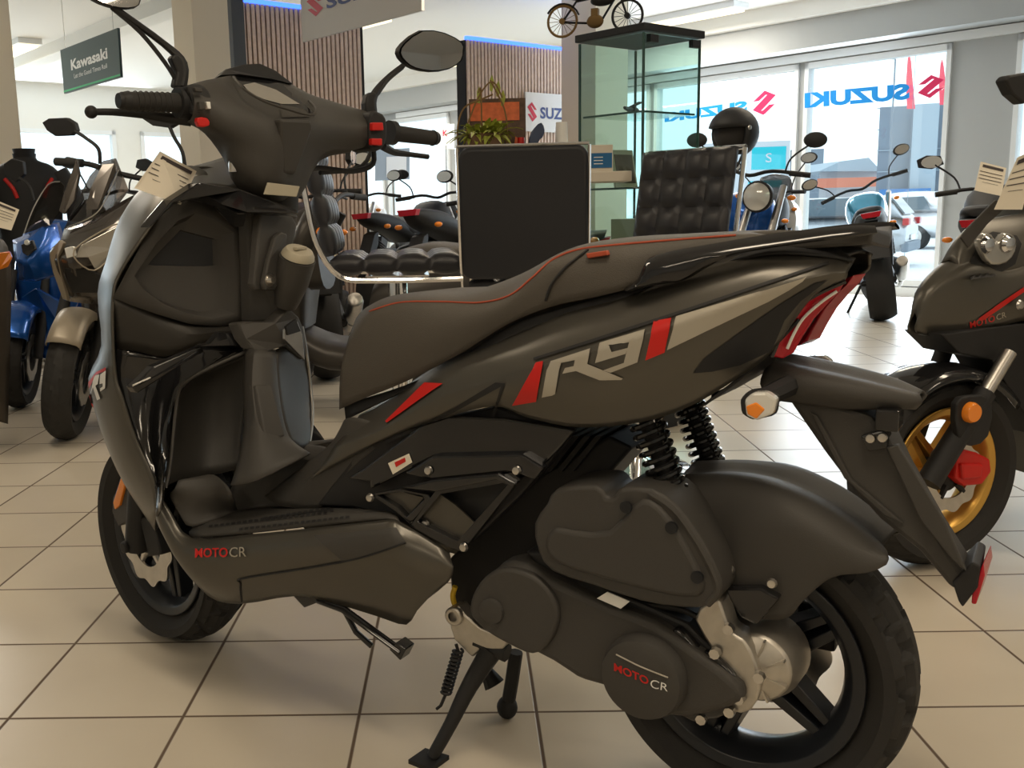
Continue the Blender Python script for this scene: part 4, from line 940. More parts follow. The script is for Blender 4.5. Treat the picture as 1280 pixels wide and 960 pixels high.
# head cover
hc = [
 [(236, 106, .02, 'x'), (258, 100, .02, 'x'), (277, 97, .03, 'x'), (300, 92, .06, 'x'), (345, 96, .07, 'x'), (386, 117, .05, 'x'), (420, 128, .02, 'x'), (458, 139, .01, 'x')],
 [(240, 114, -.03, 'x'), (262, 112, -.03, 'x'), (282, 110, -.03, 'x'), (302, 122, -.04, 'x'), (345, 140, -.055, 'x'), (388, 140, -.05, 'x'), (420, 142, -.03, 'x'), (459, 150, -.03, 'x')],
 [(243, 128, -.045, 'x'), (268, 132, -.055, 'x'), (290, 140, -.065, 'x'), (315, 150, -.075, 'x'), (350, 160, -.085, 'x'), (388, 160, -.07, 'x'), (425, 160, -.05, 'x'), (459, 165, -.04, 'x')],
 [(240, 146, -.03, 'x'), (262, 155, -.045, 'x'), (290, 170, -.06, 'x'), (318, 185, -.07, 'x'), (350, 195, -.085, 'x'), (385, 185, -.06, 'x'), (425, 182, -.035, 'x'), (458, 182, -.03, 'x')],
 [(234, 152, .0, 'x'), (256, 164, .0, 'x'), (276, 178, -.01, 'x'), (296, 205, -.04, 'x'), (340, 240, -.06, 'x'), (378, 225, -.03, 'x'), (405, 190, .0, 'x'), (440, 188, .0, 'x')],
 [(234, 152, .03, 'x'), (256, 164, .03, 'x'), (282, 200, .03, 'x'), (298, 236, .02, 'x'), (340, 248, .02, 'x'), (374, 244, .03, 'x'), (400, 200, .03, 'x'), (440, 188, .03, 'x')],
 [(236, 130, .07, 'x'), (258, 132, .09, 'x'), (288, 140, .11, 'x'), (305, 160, .13, 'x'), (345, 165, .13, 'x'), (380, 160, .11, 'x'), (420, 150, .08, 'x'), (455, 155, .05, 'x')]]
hcp = [[H.P(*p) for p in r] for r in hc]
hcg = g_orient(g_grid(hcp, 3, 3, closed_v=True), H.L(CAM))
hobj('head_cover', hcg, m_plastic, 50)
ht = bvh_of(hcg)
def hdecal(name, polys, mt, off=.002, step=6, fb=-.05):
    o = H.L(CAM); V2, F2 = refine(tess(polys), step); out = []
    for v in V2:
        d = (H.P(v.x, v.y, 0, 'x')-o).normalized(); h = ht.ray_cast(o, d)
        if h[0] is None: p = H.P(v.x, v.y, fb, 'x')
        else: p = h[0]-d*off
        out.append(p)
    return hobj(name, (out, F2), mt, 60)
hobj('display_visor', g_plate([H.P(*q) for q in ((275, 94, .02, 'x'), (283, 86, .05, 'x'), (305, 80, .07, 'x'), (325, 79, .08, 'x'), (345, 88, .07, 'x'), (367, 105, .04, 'x'), (340, 98, .02, 'x'), (300, 92, .01, 'x'))], (.03, 0, -.006)), m_black, 0, bevel=.003)
hdecal('display', [[(294, 97), (303, 94), (330, 98), (352, 105), (378, 128), (392, 141), (383, 141), (345, 132), (322, 122), (305, 110)]], m_gloss, .003)
hdecal('display_screen', [[(304, 106), (318, 103), (345, 112), (375, 130), (352, 130), (330, 124), (312, 116)]], m_dash, .005)
hdecal('display_bezel', [[(350, 130), (382, 137), (388, 146), (352, 147)]], m_plastic, .005)
hobj('display_rim', g_tube([h_ for h_ in [H.P(x, y, X, 'x') for x, y, X in ((292, 96, -.01), (305, 111, -.06), (325, 124, -.075), (348, 133, -.085), (388, 144, -.085), (394, 136, -.07), (386, 126, -.02))]], .0025, 6), m_plastic)
hobj('key_panel', g_plate([H.P(*q) for q in ((350, 148, -.10, 'x'), (390, 150, -.095, 'x'), (392, 160, -.09, 'x'), (371, 218, -.07, 'x'), (353, 217, -.075, 'x'))], (.04, 0, 0)), m_plastic, 0, bevel=.006)
hobj('label_plate', g_plate([H.P(*q) for q in ((330, 243, -.08, 'x'), (335, 228, -.08, 'x'), (375, 233, -.08, 'x'), (371, 246, -.08, 'x'))], (.004, 0, 0)), m_cap, 0, bevel=.001)
for name, px in (('hook', 293),):
    hobj('bag_hook', g_tube([H.P(292, 187, -.02, 'x'), H.P(293, 215, -.02, 'x')], .011, 10, 1), m_steel)
# steering stem below the head
hobj('steering_stem', g_tube([H.P(345, 215, .0, 'x'), H.P(345, 262, .03, 'x')], .045, 16, 1), m_black)
# left controls
gl0 = H.P(152, 126, .0, 'x'); gl1 = H.P(236, 129, .0, 'x')
hobj('left_grip', [g_tube([gl0, gl0.lerp(gl1, .15), gl0.lerp(gl1, .8), gl1], [.0155, .0165, .0175, .018], 20, 1)], m_rub)
hobj('grip_end', g_tube([gl0-(gl1-gl0)*.05, gl0+(gl1-gl0)*.10], [.013, .018], 16, 1), m_black)
hobj('grip_collar', g_tube([gl0.lerp(gl1, .82), gl0.lerp(gl1, 1.0)], [.028, .029], 20, 1), m_black)
for k in range(7): hobj('grip_rib', g_lathe([(.0172, -.0012), (.0188, 0), (.0172, .0012)], gl0.lerp(gl1, .2+.08*k), gl1-gl0, 20), m_rub)
hobj('left_lever', [g_tube([H.P(113, 140, .04, 'x'), H.P(140, 140, .04, 'x'), H.P(180, 143, .04, 'x'), H.P(215, 148, .03, 'x'), H.P(238, 150, .01, 'x')], [.006, .0065, .008, .01, .012], 10), g_sphere(H.P(114, 140, .04, 'x'), .0115)], m_black)
hobj('left_switch_pod', g_plate([H.P(*q) for q in ((234, 108, -.03, 'x'), (250, 105, -.04, 'x'), (262, 114, -.045, 'x'), (267, 135, -.05, 'x'), (258, 141, -.05, 'x'), (242, 140, -.04, 'x'), (238, 125, -.03, 'x'))], (.03, 0, 0), 2), m_black, 0, bevel=.004)
hobj('rocker_switch', g_plate([H.P(*q) for q in ((249, 127, -.06, 'x'), (256, 127, -.06, 'x'), (257, 136, -.06, 'x'), (250, 137, -.06, 'x'))], (.01, 0, 0)), m_plastic, 0, bevel=.001)
hobj('white_switch', g_plate([H.P(*q) for q in ((258, 127, -.061, 'x'), (263, 127, -.061, 'x'), (264, 136, -.061, 'x'), (260, 136, -.061, 'x'))], (.01, 0, 0)), m_white, 0, bevel=.001)
hobj('red_button', g_plate([H.P(*q) for q in ((247, 147, -.055, 'x'), (260, 148, -.055, 'x'), (262, 157, -.055, 'x'), (249, 158, -.055, 'x'))], (.012, 0, 0), 2), m_red, 0, bevel=.002)
hobj('indicator_switch', g_plate([H.P(*q) for q in ((243, 109, -.055, 'x'), (252, 110, -.055, 'x'), (254, 115, -.055, 'x'), (245, 114, -.055, 'x'))], (.01, 0, 0)), m_plastic, 0, bevel=.001)
# right controls
gr0 = H.P(489, 166, .0, 'x'); gr1 = H.P(545, 173, .0, 'x')
hobj('right_grip', g_tube([gr0, gr0.lerp(gr1, .85), gr1], [.018, .0165, .015], 20, 1), m_rub)
hobj('grip_end', g_tube([gr1-(gr1-gr0)*.08, gr1+(gr1-gr0)*.03], [.018, .013], 16, 1), m_black)
hobj('grip_collar', g_tube([gr0-(gr1-gr0)*.06, gr0+(gr1-gr0)*.05], [.026, .026], 20, 1), m_black)
hobj('right_switch_pod', g_plate([H.P(*q) for q in ((463, 142, -.045, 'x'), (474, 140, -.045, 'x'), (483, 148, -.045, 'x'), (484, 172, -.045, 'x'), (478, 186, -.045, 'x'), (463, 186, -.045, 'x'))], (.07, 0, 0), 2), m_black, 0, bevel=.005)
hobj('red_button', g_plate([H.P(*q) for q in ((466, 153, -.055, 'x'), (479, 153, -.055, 'x'), (480, 163, -.055, 'x'), (466, 163, -.055, 'x'))], (.012, 0, 0)), m_red, 0, bevel=.002)
hobj('red_button', g_plate([H.P(*q) for q in ((465, 173, -.055, 'x'), (478, 173, -.055, 'x'), (478, 182, -.055, 'x'), (465, 181, -.055, 'x'))], (.012, 0, 0)), m_red, 0, bevel=.002)
hobj('right_lever', [g_tube([H.P(478, 182, .02, 'x'), H.P(492, 190, .05, 'x'), H.P(512, 193, .06, 'x'), H.P(535, 196, .06, 'x')], [.01, .008, .006, .006], 8)], m_black)
hobj('throttle_cable', g_tube([H.P(*q) for q in ((465, 180, .01, 'x'), (466, 205, .02, 'x'), (440, 214, .03, 'x'), (400, 210, .03, 'x'), (370, 212, .02, 'x'))], .006, 8), m_black)
hobj('brake_cable', g_tube([H.P(*q) for q in ((462, 150, .06, 'x'), (466, 175, .08, 'x'), (452, 208, .08, 'x'), (400, 216, .06, 'x'))], .005, 8), m_black)
# mirrors
def mirror(name_side, stem, rod2, outline, x, tilt=(0, 0, 0)):
    hobj('mirror_stem', [g_tube([H.P(*q) for q in stem], [.012, .010, .0065, .006], 8), g_tube([H.P(*q) for q in rod2], .004, 6)], m_black)
    pts = [H.P(px, py, x, 'x') for px, py in outline]
    c = sum(pts, Vector())/len(pts)
    ring0 = pts; ring1 = [c+(p-c)*1.03+Vector((.012, 0, 0)) for p in pts]; ring2 = [c+(p-c)*.85+Vector((.03, 0, 0)) for p in pts]; ring3 = [c+(p-c)*.3+Vector((.042, 0, 0)) for p in pts]
    g = g_grid([ring0, ring1, ring2, ring3], 2, 1, closed=True); V, Fc = g; n = len(V)//4; Fc.append(tuple(range(3*n, 4*n)))
    hobj('mirror_shell', (V, Fc), m_black, 50)
    hobj('mirror_face', g_plate(cr([c+(p-c)*.95+Vector((-.0005, 0, 0)) for p in pts], 2, True), (.003, 0, 0)), m_mirror, 0)
mirror('right', [(465, 142, .02, 'x'), (466, 122, .02, 'x'), (482, 100, .03, 'x'), (504, 82, .03, 'x')], [(472, 118, .02, 'x'), (485, 100, .02, 'x'), (503, 85, .03, 'x')],
       [(499, 66), (505, 54), (528, 38), (556, 41), (578, 53), (580, 63), (577, 76), (562, 86), (540, 89), (518, 85), (506, 77)], .02)
mirror('left', [(226, 108, .02, 'x'), (228, 80, .02, 'x'), (205, 55, .03, 'x'), (140, 8, .03, 'x')], [(222, 104, .02, 'x'), (206, 78, .02, 'x'), (175, 40, .03, 'x'), (140, 10, .03, 'x')],
       [(112, -8), (120, -28), (150, -40), (180, -30), (176, 0), (170, 9), (150, 10), (128, 4)], .02)
hobj('mirror_boot', g_plate([H.P(*q) for q in ((214, 72, .01, 'x'), (224, 68, .01, 'x'), (231, 85, .01, 'x'), (232, 108, .01, 'x'), (218, 108, .01, 'x'), (222, 90, .01, 'x'))], (.02, 0, 0), 2), m_black, 0, bevel=.004)
hobj('mirror_boot', g_plate([H.P(*q) for q in ((458, 140, .01, 'x'), (460, 118, .01, 'x'), (472, 116, .01, 'x'), (468, 126, .01, 'x'), (470, 141, .01, 'x'))], (.02, 0, 0), 2), m_black, 0, bevel=.004)
# ------------------------------------------------------------------ the other bikes
def geo_profile(pts_top, pts_bot, widths, seg=10):
    """closed body: pairs of (x,z) top/bottom with half width -> superellipse sections"""
    rows = []
    for (x, zt), (xb, zb), w_ in zip(pts_top, pts_bot, widths):
        r = []
        for k in range(seg):
            a = 2*PI*k/seg; ca, sa = math.cos(a), math.sin(a)
            sy = math.copysign(abs(ca)**.75, ca); sz = math.copysign(abs(sa)**.75, sa)
            t = (sz+1)/2; r.append(Vector((xb+(x-xb)*t, w_*sy, zb+(zt-zb)*t)))
        rows.append(r)
    g = g_grid(rows, 2, 3, closed=True); V, Fc = g; n = 2*seg; N_ = len(V)
    Fc.append(tuple(range(n))); Fc.append(tuple(range(N_-n, N_))); return V, Fc
def wheelset(par, x, R, W, rr, rimm, T=None, detail=1, disc=True, spokes=5, side=1, nm='front'):
    f = (lambda g: g_xf(g_join(g) if isinstance(g, list) else g, T)) if T is not None else (lambda g: g_join(g) if isinstance(g, list) else g)
    c = (0, 0, R) if T is not None else (x, 0, R)
    obj(nm+'_tyre', f(g_tyre(R, W, rr, .006 if detail > 1 else 0, 20, 160 if detail > 1 else 48, c)), m_rub, par, 40)
    obj(nm+'_rim', f([g_rim(rr, W*.9, c, 40), g_spokes(spokes, .03, rr-.03, .035, .022, .03, .3, c, .012), g_ring([(0, .05), (.035, .05), (.035, -.05), (0, -.05)], c, 16)]), rimm, par, 40)
    if disc: obj(nm+'_brake_disc', f(g_disc(rr*.72, rr*.42, (c[0], side*.06, c[2]), .005)), m_steel, par, 30)
def motorcycle(name, label, loc, ang, lean=0, wb=1.4, R=.31, rr=.215, Wf=.12, Wr=.18, steer=0, tank=None, panel=None, seatm=None, rimm=None, style='naked', mirrors='round', group=None, detail=1, seat_z=.80, bar_z=1.05, bar_w=.36, screen=None, lightm=None, cat='motorcycle', mirror_h=.22, tailz=.9, bar_roll=0):
    tank = tank or m_black; panel = panel or tank; seatm = seatm or m_black; rimm = rimm or m_rim
    r = thing(name, label, cat, (loc[0], loc[1], 0), ang, group); r.rotation_euler = (lean, 0, ang)
    T = Matrix.Translation((wb, 0, 0)) @ Matrix.Rotation(steer, 4, 'Z')
    hx = wb-.42
    TH = Matrix.Translation((hx, 0, bar_z)) @ Matrix.Rotation(bar_roll, 4, 'X') @ Matrix.Rotation(steer, 4, 'Z') @ Matrix.Translation((0, 0, -bar_z))
    def o(n, g, m, a=45, T_=None, **k):
        g = g_join(g) if isinstance(g, list) else g
        if T_ is not None: g = g_xf(g, T_)
        return obj(n, g, m, r, a, **k)
    wheelset(r, 0, R, Wr, rr, rimm, None, detail, True, nm='rear')
    wheelset(r, wb, R, Wf, rr, rimm, T, detail, True, nm='front')
    rake = .42
    for s in (1, -1):
        o('fork_leg', g_tube([(0, s*.10, R), (-rake*.45, s*.10, R+.30), (-rake, s*.09, bar_z-.06)], [.030, .028, .021], 12, 1), m_steel if style == 'naked' else m_black, 45, T)
        o('grip', g_tube([(-.02, s*(bar_w-.12), bar_z+.02), (-.06, s*bar_w, bar_z+.01)], .017, 12, 1), m_rub, 45, TH)
        o('lever', g_tube([(.04, s*(bar_w-.13), bar_z+.02), (.03, s*(bar_w-.02), bar_z+.005)], .006, 6, 1), m_black, 45, TH)
        mz = bar_z+mirror_h
        o('mirror_stem', g_tube([(-.0, s*(bar_w-.14), bar_z+.02), (.02, s*(bar_w-.10), bar_z+mirror_h*.5), (.0, s*(bar_w+.01), mz-.02)], .006, 8), m_black, 45, TH)
        if mirrors == 'round': mg_ = g_sphere((0, s*(bar_w+.03), mz), .06, .28, 1.25, .8)
        else:
            pr = [(-.07, -.02), (-.05, .035), (.03, .045), (.09, .02), (.08, -.03), (.0, -.045)]
            mg_ = g_plate([(0, s*(bar_w+.03)+s*a, mz+b) for a, b in pr], (.028, 0, 0))
        mi = o('mirror', mg_, m_black, 45, TH, bevel=.004)
        obj('mirror_face', g_xf(g_plate([(-.018 if mirrors == 'round' else -.002, s*(bar_w+.03)+.062*math.cos(a), mz+.038*math.sin(a)) for a in [k*PI/8 for k in range(16)]], (.002, 0, 0)), TH), m_mirror, mi, 0)
    o('handlebar', g_tube([(-.05, -bar_w, bar_z+.012), (-.0, -.14, bar_z+.03), (.02, 0, bar_z), (0, .14, bar_z+.03), (-.05, bar_w, bar_z+.012)], .012, 10), m_black, 45, TH)
    mgp = []
    for i in range(9):
        a = math.radians(40+i*13); q = R+.015
        mgp.append([Vector((q*math.cos(a)*f, y, R+q*math.sin(a)*f)) for y, f in ((-Wf*.62, .86), (-Wf*.55, 1), (0, 1.05), (Wf*.55, 1), (Wf*.62, .86))])
    o('front_mudguard', g_grid(mgp, 2, 2), panel, 60, T, solid=.004)
    if style in ('naked', 'sport'):
        o('fuel_tank', geo_profile([(hx+.06, .88), (hx-.02, 1.0), (hx-.16, 1.02), (hx-.30, .92), (hx-.42, .83)], [(hx+.02, .72), (hx-.05, .70), (hx-.16, .70), (hx-.30, .70), (hx-.40, .74)], [.06, .15, .17, .13, .07]), tank, 60)
        o('seat', geo_profile([(hx-.38, .84), (hx-.5, seat_z+.02), (hx-.68, seat_z+.03), (hx-.80, seat_z+.09), (hx-1.05, seat_z+.11), (hx-1.12, seat_z+.09)], [(hx-.38, .76), (hx-.5, seat_z-.06), (hx-.68, seat_z-.05), (hx-.80, seat_z-.01), (hx-1.05, seat_z+.04), (hx-1.12, seat_z+.05)], [.07, .13, .14, .12, .09, .04]), seatm, 60)
        o('tail', geo_profile([(hx-.6, .80), (hx-.85, tailz-.02), (hx-1.1, tailz+.01), (hx-1.22, tailz)], [(hx-.6, .70), (hx-.85, .77), (hx-1.1, .83), (hx-1.22, tailz-.05)], [.13, .12, .09, .05]), panel, 60)
        o('engine', [g_box((hx-.25, 0, .42), (.42, .30, .30)), g_lathe([(0, .19), (.08, .19), (.10, .15), (.10, -.15), (.08, -.19), (0, -.19)], (hx-.38, 0, .36), (0, 1, 0), 24), g_box((hx-.08, 0, .58), (.16, .34, .22), m=Matrix.Rotation(-.35, 3, 'Y'))]+[g_box((hx-.08+.01*k, 0, .50+.028*k), (.19, .37, .008), m=Matrix.Rotation(-.35, 3, 'Y')) for k in range(6)], m_black, 40, bevel=.01)
        o('frame', [g_tube([(hx, s*.05, .84), (hx-.2, s*.15, .68), (hx-.5, s*.14, .62), (hx-.52, s*.12, .40)], .022, 8) for s in (1, -1)]+[g_tube([(hx, -.05, .84), (hx, .05, .84)], .03, 8, 1)], m_black)
        o('rear_fender', g_plate([(-.10, .05, .80), (-.16, .05, .78), (-.34, .05, .52), (-.30, .05, .50), (-.12, .05, .70)], (0, -.10, 0)), m_black, 0, bevel=.004)
        o('number_plate', g_box((-.335, 0, .58), (.006, .19, .14), m=Matrix.Rotation(.4, 3, 'Y')), m_black, 0)
    else:
        o('seat', geo_profile([(hx-.28, .76), (hx-.45, .80), (hx-.62, .79), (hx-.75, .85), (hx-1.0, .88), (hx-1.12, .86)], [(hx-.26, .62), (hx-.45, .66), (hx-.62, .70), (hx-.75, .76), (hx-1.0, .80), (hx-1.12, .82)], [.10, .16, .16, .15, .12, .06]), seatm, 60)
        o('body_panel', geo_profile([(hx-.18, .62), (hx-.35, .68), (hx-.62, .72), (hx-.85, .79), (hx-1.1, .83), (hx-1.28, .84)], [(hx-.12, .36), (hx-.35, .36), (hx-.62, .42), (hx-.85, .52), (hx-1.1, .66), (hx-1.25, .76)], [.13, .19, .20, .18, .13, .05]), panel, 60)
        o('floorboard', geo_profile([(hx+.22, .42), (hx+.05, .34), (hx-.2, .33), (hx-.4, .36)], [(hx+.2, .24), (hx+.05, .19), (hx-.2, .19), (hx-.4, .22)], [.14, .20, .20, .18]), panel, 60)
        o('leg_shield', geo_profile([(hx+.12, 1.0), (hx+.18, .9), (hx+.28, .65), (hx+.26, .40)], [(hx+.02, .98), (hx+.04, .88), (hx+.12, .64), (hx+.16, .40)], [.12, .23, .22, .15]), panel, 60)
        o('engine', [g_plate([(.02, .15, .20), (.10, .15, .34), (.45, .15, .38), (.52, .15, .26), (.45, .15, .18), (.1, .15, .14)], (0, -.07, 0), 2), g_lathe([(0, .17), (.06, .165), (.075, .15), (.075, .1)], (.07, 0, .25), (0, 1, 0), 24), g_box((.35, 0, .36), (.3, .22, .22))], m_plastic, 40, bevel=.01)
    o('swingarm', [g_tube([(0, s*.11, R), (hx-.45, s*.10, .42)], .025, 8, 1) for s in (1, -1)]+[g_tube([(0, -.12, R), (0, .12, R)], .012, 8, 1)], m_black)
    o('exhaust', [g_tube([(hx-.1, -.14, .24), (hx-.5, -.16, .22), (.25, -.17, .28)], .022, 10), g_tube([(.28, -.18, .29), (.18, -.18, .33), (-.12, -.18, .44), (-.16, -.18, .455)], [.03, .052, .05, .035], 14, 2)], m_steel)
    o('tail_light', g_plate([(hx-1.25, y_, z_) for y_, z_ in ((-.06, tailz-.035), (-.075, tailz+.005), (.075, tailz+.005), (.06, tailz-.035))], (.05, 0, 0)) if style != 'scooter' else geo_profile([(hx-1.18, .80), (hx-1.30, .81)], [(hx-1.16, .74), (hx-1.27, .77)], [.09, .05]), lightm or m_redlens, 0, bevel=.003)
    for s in (1, -1):
        o('indicator', g_sphere((-.14, s*.15, tailz-.10), .022, 1, 1.3, .8, 10, 6), m_amber)
        o('indicator', g_sphere((-.36, s*.17, bar_z-.13), .022, 1, 1.3, .8, 10, 6), m_amber, 45, T)
    if style == 'naked':
        o('headlight', [g_lathe([(0, -.09), (.05, -.085), (.09, -.03), (.098, .02), (.085, .03)], (-rake+.16, 0, bar_z-.13), (1, 0, 0), 24)], m_black, 45, T)
        o('headlight_lens', g_lathe([(0, .045), (.05, .04), (.086, .028)], (-rake+.16, 0, bar_z-.13), (1, 0, 0), 24), m_clear, 45, T)
    else:
        fz = bar_z-.02
        o('nose_fairing', geo_profile([(hx+.08, fz+.02), (hx+.2, fz-.02), (hx+.34, fz-.14), (hx+.44, fz-.27)], [(hx+.06, fz-.40), (hx+.18, fz-.40), (hx+.33, fz-.36), (hx+.43, fz-.32)], [.18, .20, .15, .05]), panel, 60)
        for s in (1, -1):
            o('headlight', g_plate([(hx+.33, s*.05, fz-.17), (hx+.26, s*.13, fz-.12), (hx+.22, s*.17, fz-.13), (hx+.28, s*.14, fz-.21), (hx+.37, s*.05, fz-.25)], (.025, s*.015, .0)), m_clear, 0, bevel=.003)
        if screen:
            o('windscreen', g_grid([[(hx+.22, -.13, fz-.03), (hx+.29, 0, fz-.05), (hx+.22, .13, fz-.03)], [(hx+.12, -.14, fz+.16), (hx+.18, 0, fz+.14), (hx+.12, .14, fz+.16)], [(hx+.03, -.10, fz+screen), (hx+.07, 0, fz+screen+.02), (hx+.03, .10, fz+screen)]], 4, 4), m_screen, 60, None, solid=.004)
    o('side_stand', g_tube([(hx-.5, .13, .26), (hx-.44, .28, .01)], .012, 8, 1), m_black)
    return r
m_screen = glassmat('smoked_screen', (.35, .32, .30))
m_blue = mat('metallic_blue', (.01, .10, .42), .25, .5, coat=.6)
m_teal = mat('teal_blue_tank', (.02, .22, .36), .2, .4, coat=.6)
m_brown = mat('taupe_metallic', (.10, .085, .068), .4, .4)
m_taupe = mat('light_taupe', (.30, .26, .20), .4, .2)
m_grb = mat('dark_grey_brown', (.055, .05, .045), .4, .4)
m_whitep = mat('white_gloss', (.75, .75, .75), .25, coat=.5)
def gp(px, py):
    d = ray(px, py); return CAM+d*(-EYE/d.z)
rad = math.radians
# right of the main scooter, by the window
p = gp(1105, 400)
motorcycle('motorcycle', 'black naked motorcycle with blue tank seen from behind, front of the big window', p, rad(70), lean=-.17, bar_roll=-.2, wb=1.4, tank=m_teal, panel=m_black, steer=.28, Wr=.20, bar_z=1.06, bar_w=.38, tailz=.86, mirror_h=.2)
p = CAM+ray(935, 300)*8.2
motorcycle('motorcycle', 'dark sport motorcycle with red tail light between the helmet and the blue-tank bike', (p.x, p.y), rad(58), lean=-.08, tank=m_black, panel=m_whitep, style='sport', bar_z=1.0, screen=.2, tailz=.9, bar_w=.3, mirror_h=.3)
p = CAM+ray(905, 330)*6.3
r4 = motorcycle('motorcycle', 'dark blue naked motorcycle facing the room with a helmet above its handlebar', (p.x+.5, p.y+1.1), rad(248), lean=-.06, tank=m_blue, panel=m_blue, steer=-.3, wb=1.38, bar_z=1.12, tailz=.92)
p = CAM+ray(1207, 268)*5.4
motorcycle('motorcycle', 'black motorcycle tail with red lights behind the right scooter, near the window pillar', (p.x+.2, p.y+.14), rad(58), lean=-.05, tank=m_black, panel=m_black, style='sport', wb=1.35, bar_z=.98, tailz=.83, mirrors='angular', bar_w=.34, mirror_h=.22, R=.28)
# rows in the middle
for px, d, a, lb, kw in [
   (545, 6.6, 62, 'black sport motorcycle seen from behind, just left of the big stool back', dict(style='sport', tank=m_black, tailz=.95, bar_z=1.0)),
   (482, 7.6, 64, 'dark motorcycle with red tail light behind the stool seat', dict(style='naked', tank=m_black, tailz=.93)),
   (405, 5.7, 100, 'dark motorcycle with red tail light in front of the left slat panel', dict(style='naked', tank=m_brown, tailz=.93)),
   (500, 11.0, 250, 'white motorcycle with round mirrors facing the room behind the dark row', dict(style='naked', tank=m_whitep, panel=m_whitep, bar_z=1.1))]:
    q = CAM+ray(px, 300)*d
    motorcycle('motorcycle', lb, (q.x, q.y), rad(a), lean=-.06, **kw)
# large scooter behind the main seat
q = CAM+ray(705, 350)*4.8
maxi = motorcycle('maxi_scooter', 'large grey-brown scooter standing behind the seat of the foreground scooter', (q.x, q.y), rad(174), lean=-.03, wb=1.5, R=.27, rr=.18, Wr=.14, panel=m_grb, seatm=m_seat, style='scooter', cat='scooter', bar_z=1.0, mirrors='angular', detail=1)
# left group: nose-in row facing the camera
q = gp(92, 548)
a = rad(236)
wbl = 1.45
def place_front(px, py, ang, wb): 
    g_ = gp(px, py); return (g_.x-math.cos(ang)*wb, g_.y-math.sin(ang)*wb)
m_darkm = mat('dark_bronze_gloss', (.045, .038, .032), .22, .4, coat=.6)
def front_scooter(name, label, px, py, aW, aB, lean, rimm, lower, R=.26):
    """scooter nosed towards the camera: wheel and rear body; the nose is traced by the caller in the returned frame"""
    o_ = gp(px, py); t = thing(name, label, 'scooter', (o_.x, o_.y, 0), aB); t.rotation_euler = (lean, 0, aB)
    T = Matrix.Rotation(aW-aB, 4, 'Z'); f = lambda g: g_xf(g_join(g) if isinstance(g, list) else g, T)
    obj('front_tyre', f(g_tyre(R, .12, .185, .005, 16, 160, (0, 0, R), .9)), m_rub, t, 30)
    obj('front_rim', f([g_rim(.185, .11, (0, 0, R), 40), g_spokes(6, .03, .16, .03, .02, .03, .2, (0, 0, R))]), rimm, t, 40)
    obj('front_brake_disc', f(g_disc(.12, .07, (0, .06, R), .005)), m_steel, t, 30)
    for s in (1, -1): obj('fork_leg', f(g_tube([(0, s*.085, R), (-.10, s*.085, R+.24), (-.18, s*.08, R+.42)], [.026, .026, .02], 12, 1)), m_black, t)
    obj('rear_tyre', g_tyre(R, .14, .185, 0, 16, 60, (-1.45, 0, R)), m_rub, t, 30)
    obj('rear_rim', [g_rim(.185, .13, (-1.45, 0, R), 40), g_spokes(6, .03, .16, .03, .02, .03, .2, (-1.45, 0, R))], rimm, t, 40)
    obj('seat', geo_profile([(-.72, .74), (-.9, .80), (-1.1, .79), (-1.25, .85), (-1.6, .88)], [(-.70, .60), (-.9, .66), (-1.1, .70), (-1.25, .75), (-1.6, .82)], [.10, .16, .16, .15, .06]), m_seat, t, 60)
    obj('body_panel', geo_profile([(-.62, .60), (-.8, .68), (-1.1, .72), (-1.4, .80), (-1.7, .84)], [(-.58, .36), (-.8, .34), (-1.1, .40), (-1.4, .56), (-1.65, .76)], [.13, .19, .20, .18, .05]), lower, t, 60)
    obj('floorboard', geo_profile([(-.20, .40), (-.4, .33), (-.7, .34)], [(-.22, .22), (-.4, .18), (-.7, .2)], [.15, .2, .19]), lower, t, 60)
    obj('leg_shield', geo_profile([(-.36, .95), (-.28, .86), (-.18, .62), (-.18, .40)], [(-.46, .93), (-.42, .84), (-.34, .60), (-.30, .38)], [.12, .2, .19, .12]), lower, t, 60)
    Rm = Matrix.Rotation(aB, 3, 'Z') @ Matrix.Rotation(lean, 3, 'X'); O3 = Vector((o_.x, o_.y, 0)); inv = Rm.inverted()
    def P(x, y, X):
        d = inv @ ray(x, y); c = inv @ (CAM-O3); return c+d*((X-c.x)/d.x)
    return t, P, T
def pl(P, pts, X, d=-.03):
    return g_plate([P(p[0], p[1], p[2] if len(p) > 2 else X) for p in pts], (d, 0, 0))
def addmirror(t, P, pts, stem, X):
    obj('mirror', pl(P, pts, X, -.03), m_black, t, 0, bevel=.005); obj('mirror_stem', g_tube([P(x, y, X) for x, y in stem], .008, 8), m_black, t)
M1, P, T = front_scooter('maxi_scooter', 'dark bronze scooter with smoked windscreen nosed towards the camera, left of the foreground scooter', 84, 546, rad(277), rad(250), -.2, m_rim, m_darkm, .278)
t = M1
fend = []
for i in range(8):
    a = rad(42+i*14); q = .29
    fend.append([Vector((q*math.cos(a)*f, y, .278+q*math.sin(a)*f)) for y, f in ((-.07, .88), (-.062, 1), (0, 1.05), (.062, 1), (.07, .88))])
obj('front_mudguard', g_xf(g_grid(fend, 2, 2), T), m_taupe, t, 60, solid=.004)
gc = g_grid([[P(x, y, X) for x, y, X in r] for r in [
  [(80, 286, .12), (115, 275, .14), (148, 254, .08), (178, 238, .0), (190, 232, -.1)],
  [(76, 299, .18), (117, 295, .20), (160, 274, .14), (186, 250, .04), (205, 240, -.08)],
  [(62, 315, .15), (82, 322, .26), (112, 322, .24), (150, 300, .14), (190, 280, 0)],
  [(66, 340, .14), (86, 345, .24), (118, 338, .22), (152, 318, .12), (195, 310, -.02)],
  [(80, 375, .10), (95, 378, .16), (125, 380, .14), (160, 372, .06), (200, 370, -.05)]]], 3, 3)
